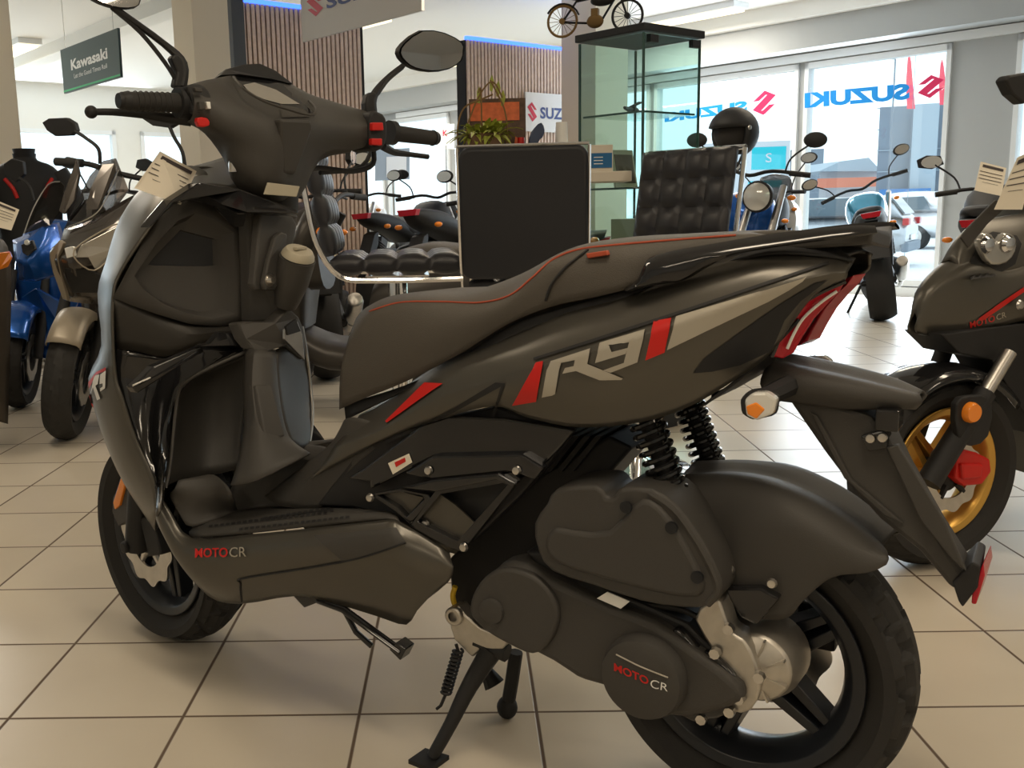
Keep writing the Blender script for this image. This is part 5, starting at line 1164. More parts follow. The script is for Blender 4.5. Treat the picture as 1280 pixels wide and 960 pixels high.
obj('nose_fairing', g_orient(gc, (3, 0, 1)), m_darkm, t, 40, solid=.006, recalc=False)
obj('windscreen', [pl(P, [(80, 286, .16), (95, 255, .08), (112, 220, 0), (129, 201, -.04), (144, 198, -.05), (150, 213, -.03), (160, 238, 0), (148, 254, .08), (116, 274, .15)], .05, -.006)], m_screen, t, 0)
obj('screen_panel', pl(P, [(107, 262, .14), (113, 235, .07), (128, 205, .01), (143, 204, .0), (145, 215, .01), (122, 262, .12)], .1, -.01), m_darkm, t, 0, bevel=.002)
obj('screen_edge', pl(P, [(73, 264, .14), (80, 240, .1), (95, 199, .04), (99, 217, .05), (93, 250, .1), (80, 268, .14)], .1, -.012), m_darkm, t, 0, bevel=.003)
obj('screen_rim', g_tube([P(x, y, X) for x, y, X in ((84, 284, .17), (116, 270, .17), (132, 250, .12), (148, 213, .0))], .0022, 6), m_steel, t)
obj('headlight', pl(P, [(93, 322, .30), (101, 306, .27), (150, 281, .17), (143, 311, .20), (118, 336, .26), (110, 322, .28)], .3, -.03), m_dash, t, 0, bevel=.003)
obj('headlight_rim', g_tube([P(x, y, X) for x, y, X in ((93, 322, .31), (101, 305, .28), (151, 279, .18), (144, 312, .21), (118, 338, .27))], .003, 6, closed=True), m_taupe, t)
obj('position_lamp', pl(P, [(80, 310, .31), (90, 308, .31), (92, 320, .31), (83, 323, .31)], .3, -.02), m_clear, t, 0, bevel=.003)
obj('nose_edge', pl(P, [(62, 316, .20), (74, 300, .22), (79, 304, .24), (72, 322, .24), (76, 345, .22), (84, 376, .18), (78, 374, .17), (66, 340, .18)], .2, -.02), m_taupe, t, 0, bevel=.003)
obj('air_intake', pl(P, [(80, 335, .26), (112, 338, .26), (126, 345, .24), (122, 366, .20), (90, 366, .20)], .2, -.02), m_black, t, 0, bevel=.003)
addmirror(t, P, [(52, 153), (60, 148), (82, 147), (92, 153), (95, 163), (88, 169), (68, 170), (58, 163)], [(94, 164), (108, 173), (123, 186), (125, 205)], -.12)
addmirror(t, P, [(174, 146), (190, 142), (215, 146), (222, 154), (212, 160), (190, 157)], [(212, 158), (218, 172), (228, 190), (232, 215)], -.2)
obj('handlebar', g_tube([P(x, y, -.15) for x, y in ((70, 202), (110, 205), (140, 215), (185, 225))], .012, 10), m_black, t)
obj('grip', g_tube([P(70, 202, -.14), P(103, 204, -.14)], .018, 12, 1), m_rub, t)
M2, P, T = front_scooter('maxi_scooter', 'bright blue scooter with windscreen nosed towards the camera at the left edge', 24, 508, rad(280), rad(262), -.12, m_rim, m_blue)
t = M2
gc = g_grid([[P(x, y, X) for x, y, X in r] for r in [
  [(16, 300, .12), (40, 290, .16), (60, 280, .1), (74, 278, .0)],
  [(18, 322, .2), (34, 322, .26), (58, 305, .16), (80, 296, 0)],
  [(22, 332, .2), (40, 338, .24), (64, 325, .14), (86, 318, 0)],
  [(24, 350, .16), (44, 352, .2), (70, 345, .1), (90, 340, 0)]]], 3, 3)
obj('nose_fairing', g_orient(gc, (3, 0, 1)), m_blue, t, 40, solid=.006, recalc=False)
obj('windscreen', pl(P, [(30, 292, .16), (40, 262, .1), (58, 232, .02), (74, 226, -.02), (80, 232, -.02), (76, 262, .05), (62, 282, .12)], .1, -.006), m_screen, t, 0)
obj('screen_rim', g_tube([P(x, y, X) for x, y, X in ((30, 292, .17), (42, 260, .11), (60, 231, .03), (75, 227, -.01))], .003, 6), m_steel, t)
obj('headlight', pl(P, [(26, 306, .27), (40, 300, .26), (44, 312, .26), (34, 320, .28), (28, 316, .28)], .2, -.02), m_gloss, t, 0, bevel=.003)
obj('position_lamp', g_lathe([(0, .01), (.012, .008), (.014, 0)], P(34, 303, .28), (1, 0, 0), 12), m_clear, t)
fend = []
for i in range(8):
    a = rad(30+i*15); q = .275
    fend.append([Vector((q*math.cos(a)*f, y, .26+q*math.sin(a)*f)) for y, f in ((-.085, .85), (-.075, 1), (0, 1.05), (.075, 1), (.085, .85))])
obj('front_mudguard', g_xf(g_grid(fend, 2, 2), T), m_blue, t, 60, solid=.004)
obj('fork_cover', pl(P, [(26, 372, .1), (45, 360, .1), (80, 380, .05), (84, 420, .03), (64, 445, .03), (56, 390, .06)], .05, -.02), m_blue, t, 0, bevel=.004)
addmirror(t, P, [(4, 205), (14, 198), (28, 202), (30, 218), (20, 228), (6, 220)], [(24, 222), (36, 232), (42, 250)], -.1)
M3, P, T = front_scooter('maxi_scooter', 'grey scooter with amber indicator cut off by the left edge of the view', -110, 570, rad(290), rad(288), -.08, m_rim, m_brown)
t = M3
gc = g_grid([[P(x, y, X) for x, y, X in r] for r in [
  [(-90, 300, .0), (-50, 290, .14), (-20, 290, .1), (4, 300, .0)],
  [(-95, 330, .1), (-50, 330, .22), (-15, 325, .16), (12, 318, .0)],
  [(-90, 400, .1), (-50, 400, .2), (-15, 400, .14), (14, 380, .0)],
  [(-60, 480, .05), (-40, 490, .1), (-15, 520, .08), (10, 530, .0)]]], 3, 3)
obj('nose_fairing', g_orient(gc, (3, 0, 1)), m_brown, t, 40, solid=.006, recalc=False)
obj('indicator', pl(P, [(-2, 316, .2), (12, 314, .1), (15, 322, .1), (10, 334, .12), (-2, 338, .2)], .2, -.03), m_amber, t, 0, bevel=.004)
ps4 = thing('price_sheet', 'white price sheet at the left edge of the view above the amber indicator', 'price sheet', CAM+ray(10, 270)*3.4)
q = [CAM+ray(x, y)*3.4 for x, y in ((-20, 280), (14, 288), (24, 262), (-10, 248))]
n_ = (q[1]-q[0]).cross(q[3]-q[0]).normalized(); n_ = n_ if n_.dot(CAM-q[0]) > 0 else -n_
sheet(ps4, q, n_)
for px, d, a, lb, kw in [(250, 8.4, 240, 'dark motorcycle by the left window with angular mirrors, behind the taupe scooter', dict(style='naked', tank=m_black, mirrors='angular', bar_z=1.12)),
                         (115, 9.3, 240, 'black sport motorcycle by the far left window', dict(style='sport', tank=m_black, bar_z=1.05, screen=.2))]:
    q = CAM+ray(px, 300)*d
    motorcycle('motorcycle', lb, (q.x, q.y), rad(a), lean=-.06, **kw)
# helmet hung on the mirror of the dark blue bike
hc_ = CAM+ray(917, 166)*5.9
hl = thing('helmet', 'matte black open-face helmet hanging upside down above the dark blue motorcycle', 'helmet', hc_, rad(215))
shell = []
prof = []
V, Fc = g_sphere((0, 0, 0), .15, 1.08, .9, .98, 24, 16)
Fc = [f for f in Fc if not (sum(V[i].x for i in f)/4 > .045 and -.13 < sum(V[i].z for i in f)/4 < .035) and sum(V[i].z for i in f)/4 > -.115]
obj('shell', (V, Fc), m_black, hl, 60, solid=.018)
obj('lining', g_sphere((-.01, 0, -.005), .125, 1.05, .9, .9), m_felt, hl)
obj('chin_strap', g_tube([(.02, .11, -.08), (.03, .06, -.19), (.03, 0, -.22), (.03, -.06, -.19), (.02, -.11, -.08)], .008, 6), m_black, hl)
obj('visor_pivot', g_lathe([(0, .008), (.012, .006), (.014, 0)], (.02, .132, .02), (0, 1, 0), 12), m_steel, hl)
# ------------------------------------------------------------------ scooter at the right edge (gold wheel)
GA = rad(202); GO = CAM+ray(1172, 660)*1.0
GO = gp(1158, 702); GO = Vector((GO.x, GO.y, 0))
G = Frame(GO, GA)
gs_ = thing('scooter', 'dark grey scooter with gold front wheel and red caliper at the right edge', 'scooter', GO, GA)
RG = .252
obj('front_tyre', g_tyre(RG, .125, .166, .006, 22, 220, (0, 0, RG)), m_rub, gs_, 30)
obj('front_rim', [g_rim(.166, .115, (0, 0, RG)), g_spokes(5, .03, .143, .034, .028, .03, .9, (0, 0, RG), .018)], m_gold, gs_, 40, bevel=.002)
obj('front_brake_disc', g_disc(.095, .06, (0, .062, RG), .005, 10, .005), m_steel, gs_, 30)
obj('front_hub', [g_ring([(0, .06), (.03, .058), (.045, .05), (.045, -.05), (0, -.05)], (0, 0, RG), 24), g_spokes(5, .03, .066, .02, .014, .008, .2, (0, .062, RG))], m_black, gs_, 40)
obj('fork_leg', g_tube(G.R([(1160, 604), (1212, 520), (1232, 490)], .095), [.03, .028, .026], 14, 1), m_black, gs_)
obj('fork_stanchion', g_tube(G.R([(1232, 490), (1262, 440)], .095), .018, 14, 1), m_steel, gs_)
obj('fork_leg', g_tube([(0, -.095, RG-.01), (-.16, -.095, RG+.40)], [.03, .02], 14, 1), m_black, gs_)
obj('caliper', [g_plate(G.R([(1196, 572), (1206, 562), (1222, 566), (1238, 574), (1240, 590), (1228, 606), (1206, 608), (1194, 598)], .085), (0, -.05, 0)), g_plate(G.R([(1202, 580), (1230, 580), (1228, 598), (1204, 600)], .095), (0, -.02, 0))], m_red, gs_, 0, bevel=.006)
rc = G.P(1216, 516, .13)
obj('round_reflector', g_lathe([(0, .008), (.022, .007), (.026, 0), (.026, -.01)], rc, (0, 1, 0), 24), m_amber, gs_)
obj('fender_brace', g_plate(G.R([(1198, 545), (1196, 505), (1212, 495), (1240, 500), (1236, 545), (1215, 558)], .12), (0, -.02, 0), 2), m_black, gs_, 0, bevel=.004)
rowsg = []
for i in range(9):
    a = rad(52+i*11); q = RG+.02
    rowsg.append([Vector((q*math.cos(a)*f, y, RG+q*math.sin(a)*f)) for y, f in ((-.082, .90), (-.075, 1), (0, 1.05), (.075, 1), (.082, .90))])
obj('front_mudguard', g_grid(rowsg, 2, 2), m_gloss, gs_, 60, solid=.004)
nb = [
 [(1146, 398, .02), (1160, 368, .05), (1190, 342, .08), (1222, 326, .10), (1255, 335, .12), (1300, 320, .14), (1400, 300, .16)],
 [(1144, 408, .03), (1165, 385, .06), (1198, 366, .10), (1232, 350, .13), (1268, 348, .16), (1310, 340, .18), (1400, 330, .2)],
 [(1146, 416, .03), (1170, 408, .06), (1205, 398, .10), (1240, 385, .14), (1280, 372, .17), (1320, 365, .2), (1400, 360, .22)],
 [(1152, 419, .015), (1175, 421, .04), (1212, 416, .08), (1250, 408, .12), (1285, 400, .15), (1330, 400, .18), (1400, 410, .2)]]
nbg = [[G.P(p[0], p[1], p[2]*.42) for p in r] for r in nb]
top = [[Vector((p.x, 0, p.z+.015)) for p in nbg[0]]]
nbg_ = g_orient(g_grid(top+nbg, 3, 3), G.L(CAM))
obj('nose_fairing', g_mirror(nbg_), m_body, gs_, 50, solid=.004, recalc=False)
nt_ = bvh_of(nbg_)
textquad('lettering', 'MOTO', [(1212, 410), (1243, 401), (1242, 393), (1211, 402)], nt_, G, m_red, gs_, off=.003)
textquad('lettering', 'CR', [(1245, 400), (1257, 396), (1256, 389), (1244, 393)], nt_, G, m_silver, gs_, bold=0, off=.003)
decal('red_script', [[(1222, 398), (1250, 378), (1280, 358), (1280, 364), (1250, 385), (1228, 400)]], nt_, G, m_red, gs_, .003)
ub = [
 [(1195, 330, .06), (1205, 305, .05), (1222, 286, .04), (1250, 277, .05), (1300, 270, .08), (1400, 255, .10)],
 [(1200, 340, .09), (1215, 325, .10), (1235, 315, .12), (1262, 308, .14), (1300, 300, .16), (1400, 290, .18)],
 [(1205, 352, .10), (1225, 345, .12), (1245, 345, .14), (1275, 340, .165), (1310, 330, .18), (1400, 320, .2)]]
ubg = [[G.P(p[0], p[1], p[2]*.38) for p in r] for r in ub]
ug = g_orient(g_grid([[Vector((p.x, 0, p.z+.01)) for p in ubg[0]]]+ubg, 3, 3), G.L(CAM))
obj('headlight_cowl', g_mirror(ug), m_body, gs_, 50, solid=.004, recalc=False)
ut = bvh_of(ug)
decal('headlight_recess_shade', [[(1207, 350), (1213, 325), (1225, 298), (1240, 290), (1270, 295), (1276, 305), (1268, 330), (1240, 346)]], ut, G, m_black, gs_, .003)  # flat black decal on the cowl; the recess shade is painted
obj('headlight', g_plate(G.R([(1224, 300), (1232, 292), (1241, 293), (1247, 303), (1254, 293), (1264, 291), (1271, 299), (1270, 315), (1259, 329), (1240, 331), (1229, 318)], .068), (0, -.02, 0), 2), mat('lamp_lens', (.42, .41, .38), .12, .5, coat=.8), gs_, 40, bevel=.006, seg=3)
for q in ((1234, 306), (1260, 305)): obj('headlight_bowl', g_lathe([(0, .010), (.016, .008), (.022, 0)], G.P(*q, .072), (0, 1, 0), 18), m_chrome, gs_)
obj('cowl_screw', g_lathe([(0, .006), (.01, .005), (.013, 0)], G.P(1275, 381, .085), (0, 1, 0), 12), m_steel, gs_)
obj('side_screen', g_plate(G.R([(1201, 297), (1210, 285), (1245, 250), (1275, 255), (1255, 262), (1235, 280), (1211, 310)], .10), (0, -.006, 0)), m_plastic, gs_, 0, bevel=.002)
obj('wheel_arch', g_plate(G.R([(1176, 418), (1250, 408), (1330, 398), (1420, 405), (1420, 560), (1300, 545), (1270, 500), (1240, 450), (1200, 442)], .06), (0, -.12, 0)), m_black, gs_, 0, bevel=.004)
obj('leg_shield', geo_profile([(-.30, 1.02), (-.34, .9), (-.30, .66), (-.28, .42)], [(-.42, 1.0), (-.46, .88), (-.40, .64), (-.36, .40)], [.10, .2, .19, .12]), m_body, gs_, 60)
obj('body_panel', geo_profile([(-.75, .62), (-1.0, .70), (-1.3, .82), (-1.6, .86)], [(-.72, .30), (-1.0, .36), (-1.3, .55), (-1.55, .75)], [.14, .2, .18, .06]), m_body, gs_, 60)
obj('seat', geo_profile([(-.78, .72), (-.95, .78), (-1.2, .80), (-1.5, .88)], [(-.76, .60), (-.95, .68), (-1.2, .72), (-1.5, .82)], [.1, .15, .15, .08]), m_seat, gs_, 60)
obj('floorboard', geo_profile([(-.35, .34), (-.6, .32), (-.85, .34)], [(-.35, .2), (-.6, .18), (-.85, .2)], [.15, .2, .18]), m_body, gs_, 60)
obj('rear_tyre', g_tyre(RG, .13, .178, 0, 20, 60, (-1.3, 0, RG)), m_rub, gs_, 40)
obj('rear_rim', [g_rim(.178, .115, (-1.3, 0, RG)), g_spokes(5, .03, .155, .034, .028, .03, .9, (-1.3, 0, RG), .018)], m_gold, gs_, 40)
mp = [G.P(*q) for q in ((1257, 100, .25), (1262, 94, .25), (1285, 90, .25), (1310, 95, .25), (1305, 120, .25), (1280, 130, .25), (1266, 118, .25))]
obj('mirror', g_plate(mp, (0, -.03, 0)), m_black, gs_, 0, bevel=.005)
obj('mirror_stem', g_tube([G.P(1300, 118, .24), G.P(1330, 200, .18)], .007, 8, 1), m_black, gs_)
ps2 = thing('price_sheet', 'white price sheet propped on the right-edge scooter above its headlight', 'price sheet', G.W(G.P(1255, 240, .12)))
q = [G.W(G.P(x, y, .13)) for x, y in ((1243, 262), (1278, 262), (1296, 185), (1272, 197))]
n_ = (q[1]-q[0]).cross(q[3]-q[0]).normalized(); n_ = n_ if n_.dot(CAM-q[0]) > 0 else -n_
sheet(ps2, q, n_)
ps3 = thing('price_sheet', 'cream price sheet on the black motorcycle left of the right-edge scooter', 'price sheet', CAM+ray(1240, 225)*3.6)
q = [CAM+ray(x, y)*3.6 for x, y in ((1218, 238), (1252, 245), (1258, 210), (1226, 202))]
n_ = (q[1]-q[0]).cross(q[3]-q[0]).normalized(); n_ = n_ if n_.dot(CAM-q[0]) > 0 else -n_
sheet(ps3, q, n_)
# ------------------------------------------------------------------ bar stools
m_leather = mat('black_leather', (.030, .030, .035), .34, bump=.3, bscale=300)
m_leath2 = mat('smooth_black_leather', (.026, .027, .031), .55)
def tufted(w_, h_, t_, nx, nz):
    """quilted cushion in x (width), z (height); front at +y"""
    gs = []
    N = 6; rows = []
    for j in range(nz*N+1):
        r = []
        for i in range(nx*N+1):
            fx, fz = (i % N)/N, (j % N)/N
            b = (math.sin(PI*fx)*math.sin(PI*fz))**.35 if 0 < fx < 1 and 0 < fz < 1 else 0
            r.append(Vector(((i/(nx*N)-.5)*w_, t_/2-.018+.018*b, j/(nz*N)*h_)))
        rows.append(r)
    V, Fc = g_grid(rows, 1, 1)
    V2 = [Vector((v.x, -v.y, v.z)) for v in V]; n = len(V); F2 = [tuple(reversed([i+n for i in f])) for f in Fc]
    cols = nx*N+1; R_2 = nz*N+1
    ring = [i for i in range(cols)]+[j*cols+cols-1 for j in range(1, R_2)]+[(R_2-1)*cols+i for i in range(cols-2, -1, -1)]+[j*cols for j in range(R_2-2, 0, -1)]
    side = [(ring[k], ring[(k+1) % len(ring)], ring[(k+1) % len(ring)]+n, ring[k]+n) for k in range(len(ring))]
    return V+V2, Fc+F2+side
def stool(label, loc, rz, plain=False, back_h=.42, seat_z=.74, bw=.43, rr_=.009, rw=.222):
    t = thing('bar_stool', label, 'bar stool', (loc[0], loc[1], 0), rz, 'bar stools at the counter')
    # seat faces +x, back at -x
    R90 = Matrix.Rotation(PI/2, 4, 'Z')
    sg = g_xf(tufted(.42 if not plain else .34, .40, .07, 4, 4), Matrix.Translation((-.20, 0, seat_z)) @ R90 @ Matrix.Rotation(-PI/2, 4, 'X') @ Matrix.Translation((0, 0, -.40)))
    obj('seat', sg, m_leather, t, 60)
    tilt = Matrix.Translation((-.20, 0, seat_z+.03)) @ Matrix.Rotation(-.16, 4, 'Y')
    if plain:
        rc_ = .035; pts = []
        for cx_, cz_, a0_ in ((bw/2-rc_, back_h-rc_, 0), (-bw/2+rc_, back_h-rc_, 90), (-bw/2+rc_, rc_, 180), (bw/2-rc_, rc_, 270)):
            pts += [Vector((-.035, cx_+rc_*math.cos(rad(a0_+k*18)), cz_+rc_*math.sin(rad(a0_+k*18)))) for k in range(6)]
        obj('backrest', g_xf(g_plate(pts, (.05, 0, 0)), tilt), m_leath2, t, 40, bevel=.012, seg=4)
    else:
        obj('backrest', g_xf(tufted(.42, back_h, .06, 4, 4), tilt @ R90), m_leather, t, 60)
    for s in (1, -1):
        fr = [tilt @ Vector((-.03, s*rw, back_h)), tilt @ Vector((-.035, s*rw, back_h*.5)), tilt @ Vector((-.03, s*rw, .04)), Vector((-.17, s*rw, seat_z-.03)), Vector((-.05, s*rw, seat_z-.045)), Vector((.2, s*rw, seat_z-.045))]
        obj('side_rail', g_tube(fr, rr_, 8), m_chrome, t)
    a_ = [tilt @ Vector((-.034, y, back_h+.004)) for y in (-rw, -.1, .1, rw)]
    obj('top_rail', g_tube(a_, rr_, 8, 1), m_chrome, t)
    obj('seat_plate', g_box((0, 0, seat_z-.05), (.2, .2, .02)), m_chrome, t, 0)
    obj('gas_column', [g_tube([(0, 0, .03), (0, 0, .42)], .03, 16, 1), g_tube([(0, 0, .42), (0, 0, seat_z-.05)], .022, 16, 1), g_tube([(0, 0, .62), (0, 0, seat_z-.05)], .032, 16, 1)], m_chrome, t)
    obj('base', g_lathe([(0, .045), (.03, .045), (.06, .03), (.19, .012), (.205, .004), (.205, 0), (0, 0)], (0, 0, 0), (0, 0, 1), 40), m_chrome, t)
    obj('footrest', [g_tube([(.03, 0, .3), (.16, .12, .3), (.2, 0, .3), (.16, -.12, .3)], .009, 8, closed=True)], m_chrome, t)
    return t
q1 = CAM+ray(505, 350)*3.25
stool('black tufted bar stool with chrome frame seen from the side, left of the big backrest', (q1.x-.02, q1.y), rad(3), seat_z=.79, back_h=.37)
q2 = CAM+ray(642, 300)*3.0
stool('black bar stool seen from behind with a plain smooth backrest, below the plant', (q2.x+.055, q2.y+.22), rad(84), plain=True, back_h=.39, seat_z=.715, bw=.375, rr_=.0045, rw=.190)
q3 = CAM+ray(808, 300)*3.55
stool('black tufted bar stool turned towards the room in front of the glass cabinet', (q3.x-.03, q3.y+.0), rad(218), back_h=.42, seat_z=.70)
# ------------------------------------------------------------------ counter and what stands on it
m_counter = mat('cream_counter', (.66, .60, .50), .5)
KO = CAM+ray(650, 215)*3.85
K = Frame(Vector((KO.x, KO.y, 0)), rad(0))
kx0 = K.P(572, 215, 0).x; kx1 = K.P(790, 218, 0).x
ct = thing('counter', 'cream counter with an overhanging top behind the bar stools, carrying the plant', 'counter', (KO.x, KO.y, 0))
ZT = K.P(760, 214, 0).z
obj('counter_top', g_box(((kx0+kx1)/2, .11, ZT-.02), (kx1-kx0, .22, .04)), m_counter, ct, 0, bevel=.004)
obj('counter_body', g_box(((kx0+K.P(712, 215, 0).x)/2+.02, .12, ZT/2-.02), (K.P(712, 215, 0).x-kx0-.04, .18, ZT-.04)), m_counter, ct, 0)
def kt(px, depth=.1): return K.P(px, 215, depth).x
def kpt(px, py, y=.1): return K.W(K.P(px, py, y))
# plant
m_leaf = mat('plant_leaf', (.34, .38, .06), .55, noise=.4, nscale=60); m_stem = mat('dry_stem', (.20, .12, .04), .7)
m_pot = mat('brown_pot', (.16, .09, .05), .6)
pc = kpt(606, 215, .09); pc.z = ZT
plant = thing('potted_plant', 'bushy green potted plant with arching dry stems on the counter', 'plant', pc)
obj('pot', g_lathe([(0, 0), (.055, 0), (.075, .15), (.078, .155), (.068, .155), (.06, .14), (0, .14)], (0, 0, 0), (0, 0, 1), 24), m_pot, plant)
rl = random.Random(3); lf = []
for i in range(130):
    a = rl.uniform(0, 2*PI); el = rl.uniform(.1, 1.3); L = rl.uniform(.06, .14); w_ = rl.uniform(.010, .017)
    d = Vector((math.cos(a)*math.cos(el), math.sin(a)*math.cos(el), math.sin(el))); b = Vector((rl.uniform(-.06, .06), rl.uniform(-.05, .05), .15))
    sd = d.cross(Vector((0, 0, 1))).normalized()
    P_ = []
    for k in range(5):
        t_ = k/4; c = b+d*L*t_+Vector((0, 0, -.06*t_*t_)); ww = w_*math.sin(PI*min(.97, t_+.08)); P_.append((c-sd*ww, c+Vector((0, 0, -.003)), c+sd*ww))
    V = [v for r_ in P_ for v in r_]; Fc = []
    for k in range(4):
        Fc += [(3*k, 3*k+1, 3*k+4, 3*k+3), (3*k+1, 3*k+2, 3*k+5, 3*k+4)]
    lf.append((V, Fc))
fo = obj('foliage', lf, m_leaf, plant, 60); fo['kind'] = 'stuff'
for pts in ([(585, 200), (583, 165), (590, 140), (600, 118), (612, 103), (620, 106), (628, 122)], [(602, 200), (602, 150), (601, 112), (598, 116)], [(632, 200), (634, 160), (630, 135), (622, 118), (613, 100)], [(573, 190), (572, 160), (580, 135), (600, 125), (616, 118)]):
    q = [kpt(x, y, .09)-pc for x, y in pts]
    obj('dry_stem', g_tube(q, .0035, 6), m_stem, plant)
for px, py in ((614, 103), (628, 122), (598, 118), (622, 110)):
    c = kpt(px, py, .09)-pc
    obj('dry_leaf', g_plate([c+Vector((-.006, 0, .01)), c+Vector((.004, 0, .03)), c+Vector((.012, 0, 0)), c+Vector((.004, 0, -.035)), c+Vector((-.006, 0, -.03))], (0, .002, 0)), m_leaf, plant, 0)
m_orange = mat('orange_print', (.70, .16, .06), .6, noise=.5, nscale=40); m_dkp = mat('dark_print', (.10, .06, .04), .6, noise=.7, nscale=60)
fb = thing('picture_box', 'upright box with orange lettering and dark photo print behind the plant', 'box', Vector((kpt(622, 215, .17).x, kpt(622, 215, .17).y, ZT)))
x0, x1, zt = K.P(586, 120, .17).x, K.P(657, 120, .17).x, K.P(620, 123, .17).z
cx_ = (x0+x1)/2-K.P(622, 215, .17).x
obj('box', g_box((cx_, .02, (zt-ZT)/2), (x1-x0, .03, zt-ZT)), m_dkp, fb, 0)
obj('orange_band', g_box((cx_-.01, .003, zt-ZT-.05), (x1-x0-.03, .004, .07)), m_orange, fb, 0)
g = onto(g_text('PIZZA', bold=.01), (cx_-.08, -.0005, zt-ZT-.075), Vector((.13, 0, 0)), Vector((0, 0, .045)))
bpy.data.objects.remove(bpy.data.objects.new('x', None))
obj('figure_print', g_plate([(cx_+.05, 0, .02), (cx_+.09, 0, .03), (cx_+.085, 0, .09), (cx_+.095, 0, .13), (cx_+.07, 0, .15), (cx_+.06, 0, .08)], (0, -.002, 0)), m_orange, fb, 0)
# small things on the counter
m_navy = mat('navy_plastic', (.04, .06, .12), .35)
pw = kpt(672, 215, .06); pw.z = ZT
pm = thing('pen_holder', 'dark blue rounded stand leaning on the counter right of the plant', 'stand', pw)
z_ = lambda px, py: K.P(px, py, .06).z-ZT
xx = lambda px: K.P(px, 180, .06).x-K.P(672, 215, .06).x
obj('stand', g_plate([(xx(662), 0, 0), (xx(661), 0, z_(661, 175)), (xx(668), 0, z_(668, 160)), (xx(677), 0, z_(677, 153)), (xx(681), 0, z_(681, 163)), (xx(678), 0, z_(678, 172)), (xx(672), 0, z_(672, 180)), (xx(671), 0, 0)], (0, .03, 0), 2), m_navy, pm, 40, bevel=.004)
for (nm, px0, px1, py, mt, lb, ct_) in (('cup', 693, 711, 153, m_white, 'white tapered cup at the right end of the counter, beside the pillar', 'cup'), ('candle', 646, 657, 172, m_red, 'small red candle on the counter at the foot of the picture box', 'candle')):
    c = kpt((px0+px1)/2, 215, .1); r_ = (K.P(px1, 180, .1).x-K.P(px0, 180, .1).x)/2; h_ = K.P(px0, py, .1).z-ZT
    o = obj(nm, g_lathe([(0, 0), (r_, 0), (r_*.8, h_), (r_*.72, h_), (r_*.7, h_*.8), (0, h_*.8)], (c.x, c.y, ZT), (0, 0, 1), 24), mt, None, 40); tag(o, lb, ct_)
bx0 = kpt(738, 213, .05); bx1 = kpt(766, 213, .05)
wb_ = thing('battery_box', 'cream battery box with a blue label at the right end of the counter', 'box', (bx0.x, bx0.y, ZT))
hh = K.P(750, 181, .05).z-ZT; ww = bx1.x-bx0.x
obj('box', g_box((ww/2, .04, hh/2), (ww, .08, hh)), m_counter, wb_, 0, bevel=.002)
obj('label', g_box((ww/2, -.001, hh*.42), (ww*.92, .003, hh*.55)), mat('blue_label', (.01, .12, .30), .5), wb_, 0)
for k in range(3): obj('printed_line', g_box((ww*.35, -.003, hh*(.3+.12*k)), (ww*.4, .001, hh*.03)), m_white, wb_, 0)
# ------------------------------------------------------------------ glass cabinet and the model bike on it
KC = CAM+ray(803, 200)*4.03; kc_ang = math.atan2(.65, .76)
cab = thing('glass_cabinet', 'tall glass display cabinet with black top in front of the window', 'display cabinet', (KC.x, KC.y, 0), kc_ang-rad(0))
# local: x = along E2 (to the right and away), y = along E1 (to the left and away)
cw, cdp, chh = .36, .34, CAM.z+(238-24)/1255*4.03
m_cg = glassmat('cabinet_glass', (.86, .95, .93)); m_edge = mat('green_glass_edge', (.05, .10, .09), .2)
def cb(n, c, s_, m, bev=0, par=cab): return obj(n, g_box(c, s_), m, par, 0, bevel=bev)
cb('top_panel', (cw/2, cdp/2, chh), (cw+.03, cdp+.03, .03), m_black, .003); cb('base_panel', (cw/2, cdp/2, .06), (cw+.02, cdp+.02, .12), m_black, .003)
for n, c, s_ in (('pane', (cw/2, .003, chh/2+.05), (cw, .005, chh-.14)), ('pane', (.003, cdp/2, chh/2+.05), (.005, cdp, chh-.14)), ('pane', (cw/2, cdp-.003, chh/2+.05), (cw, .005, chh-.14)), ('door', (cw-.003, cdp/2, chh/2+.05), (.005, cdp, chh-.14))): cb(n, c, s_, m_cg)
for x, y in ((0, 0), (cw, 0), (0, cdp), (cw, cdp)): cb('edge_strip', (x, y, chh/2+.05), (.008, .008, chh-.14), m_edge)
for z in (.42, .78, 1.02, 1.32): 
    sh = cb('shelf', (cw/2, cdp/2, z), (cw-.02, cdp-.02, .006), m_cg); cb('shelf_edge', (cw/2, .012, z), (cw-.02, .004, .008), m_edge); cb('shelf_edge', (.012, cdp/2, z), (.004, cdp-.02, .008), m_edge)
for x in (.05, .32): cb('hinge', (x, -.004, chh-.04), (.05, .02, .03), m_black)
CW = lambda x, y, z: Vector((KC.x, KC.y, 0))+Vector((x*math.cos(kc_ang)-y*math.sin(kc_ang), x*math.sin(kc_ang)+y*math.cos(kc_ang), z))
hr = thing('model_helicopter', 'dark skeletal model lying on the upper glass shelf of the cabinet', 'model', CW(.18, .2, 1.323), kc_ang+.5)
obj('body', [g_sphere((0, 0, .02), .03, 2, .8, .6), g_tube([(-.18, 0, .02), (-.05, .0, .02), (.1, 0, .025), (.17, .02, .02)], [.006, .012, .01, .006], 8)], m_black, hr)
obj('rotor', g_box((0, 0, .042), (.3, .02, .004), .4), m_black, hr, 0)
fb2 = thing('framed_photo', 'grey framed photo leaning inside the cabinet on the middle shelf', 'picture frame', CW(.12, .2, 1.023), kc_ang)
obj('frame', g_box((0, 0, .08), (.14, .012, .16), m=Matrix.Rotation(-.2, 3, 'X')), m_cap, fb2, 0, bevel=.002); obj('photo', g_box((0, -.008, .08), (.11, .004, .12), m=Matrix.Rotation(-.2, 3, 'X')), m_dkp, fb2, 0)
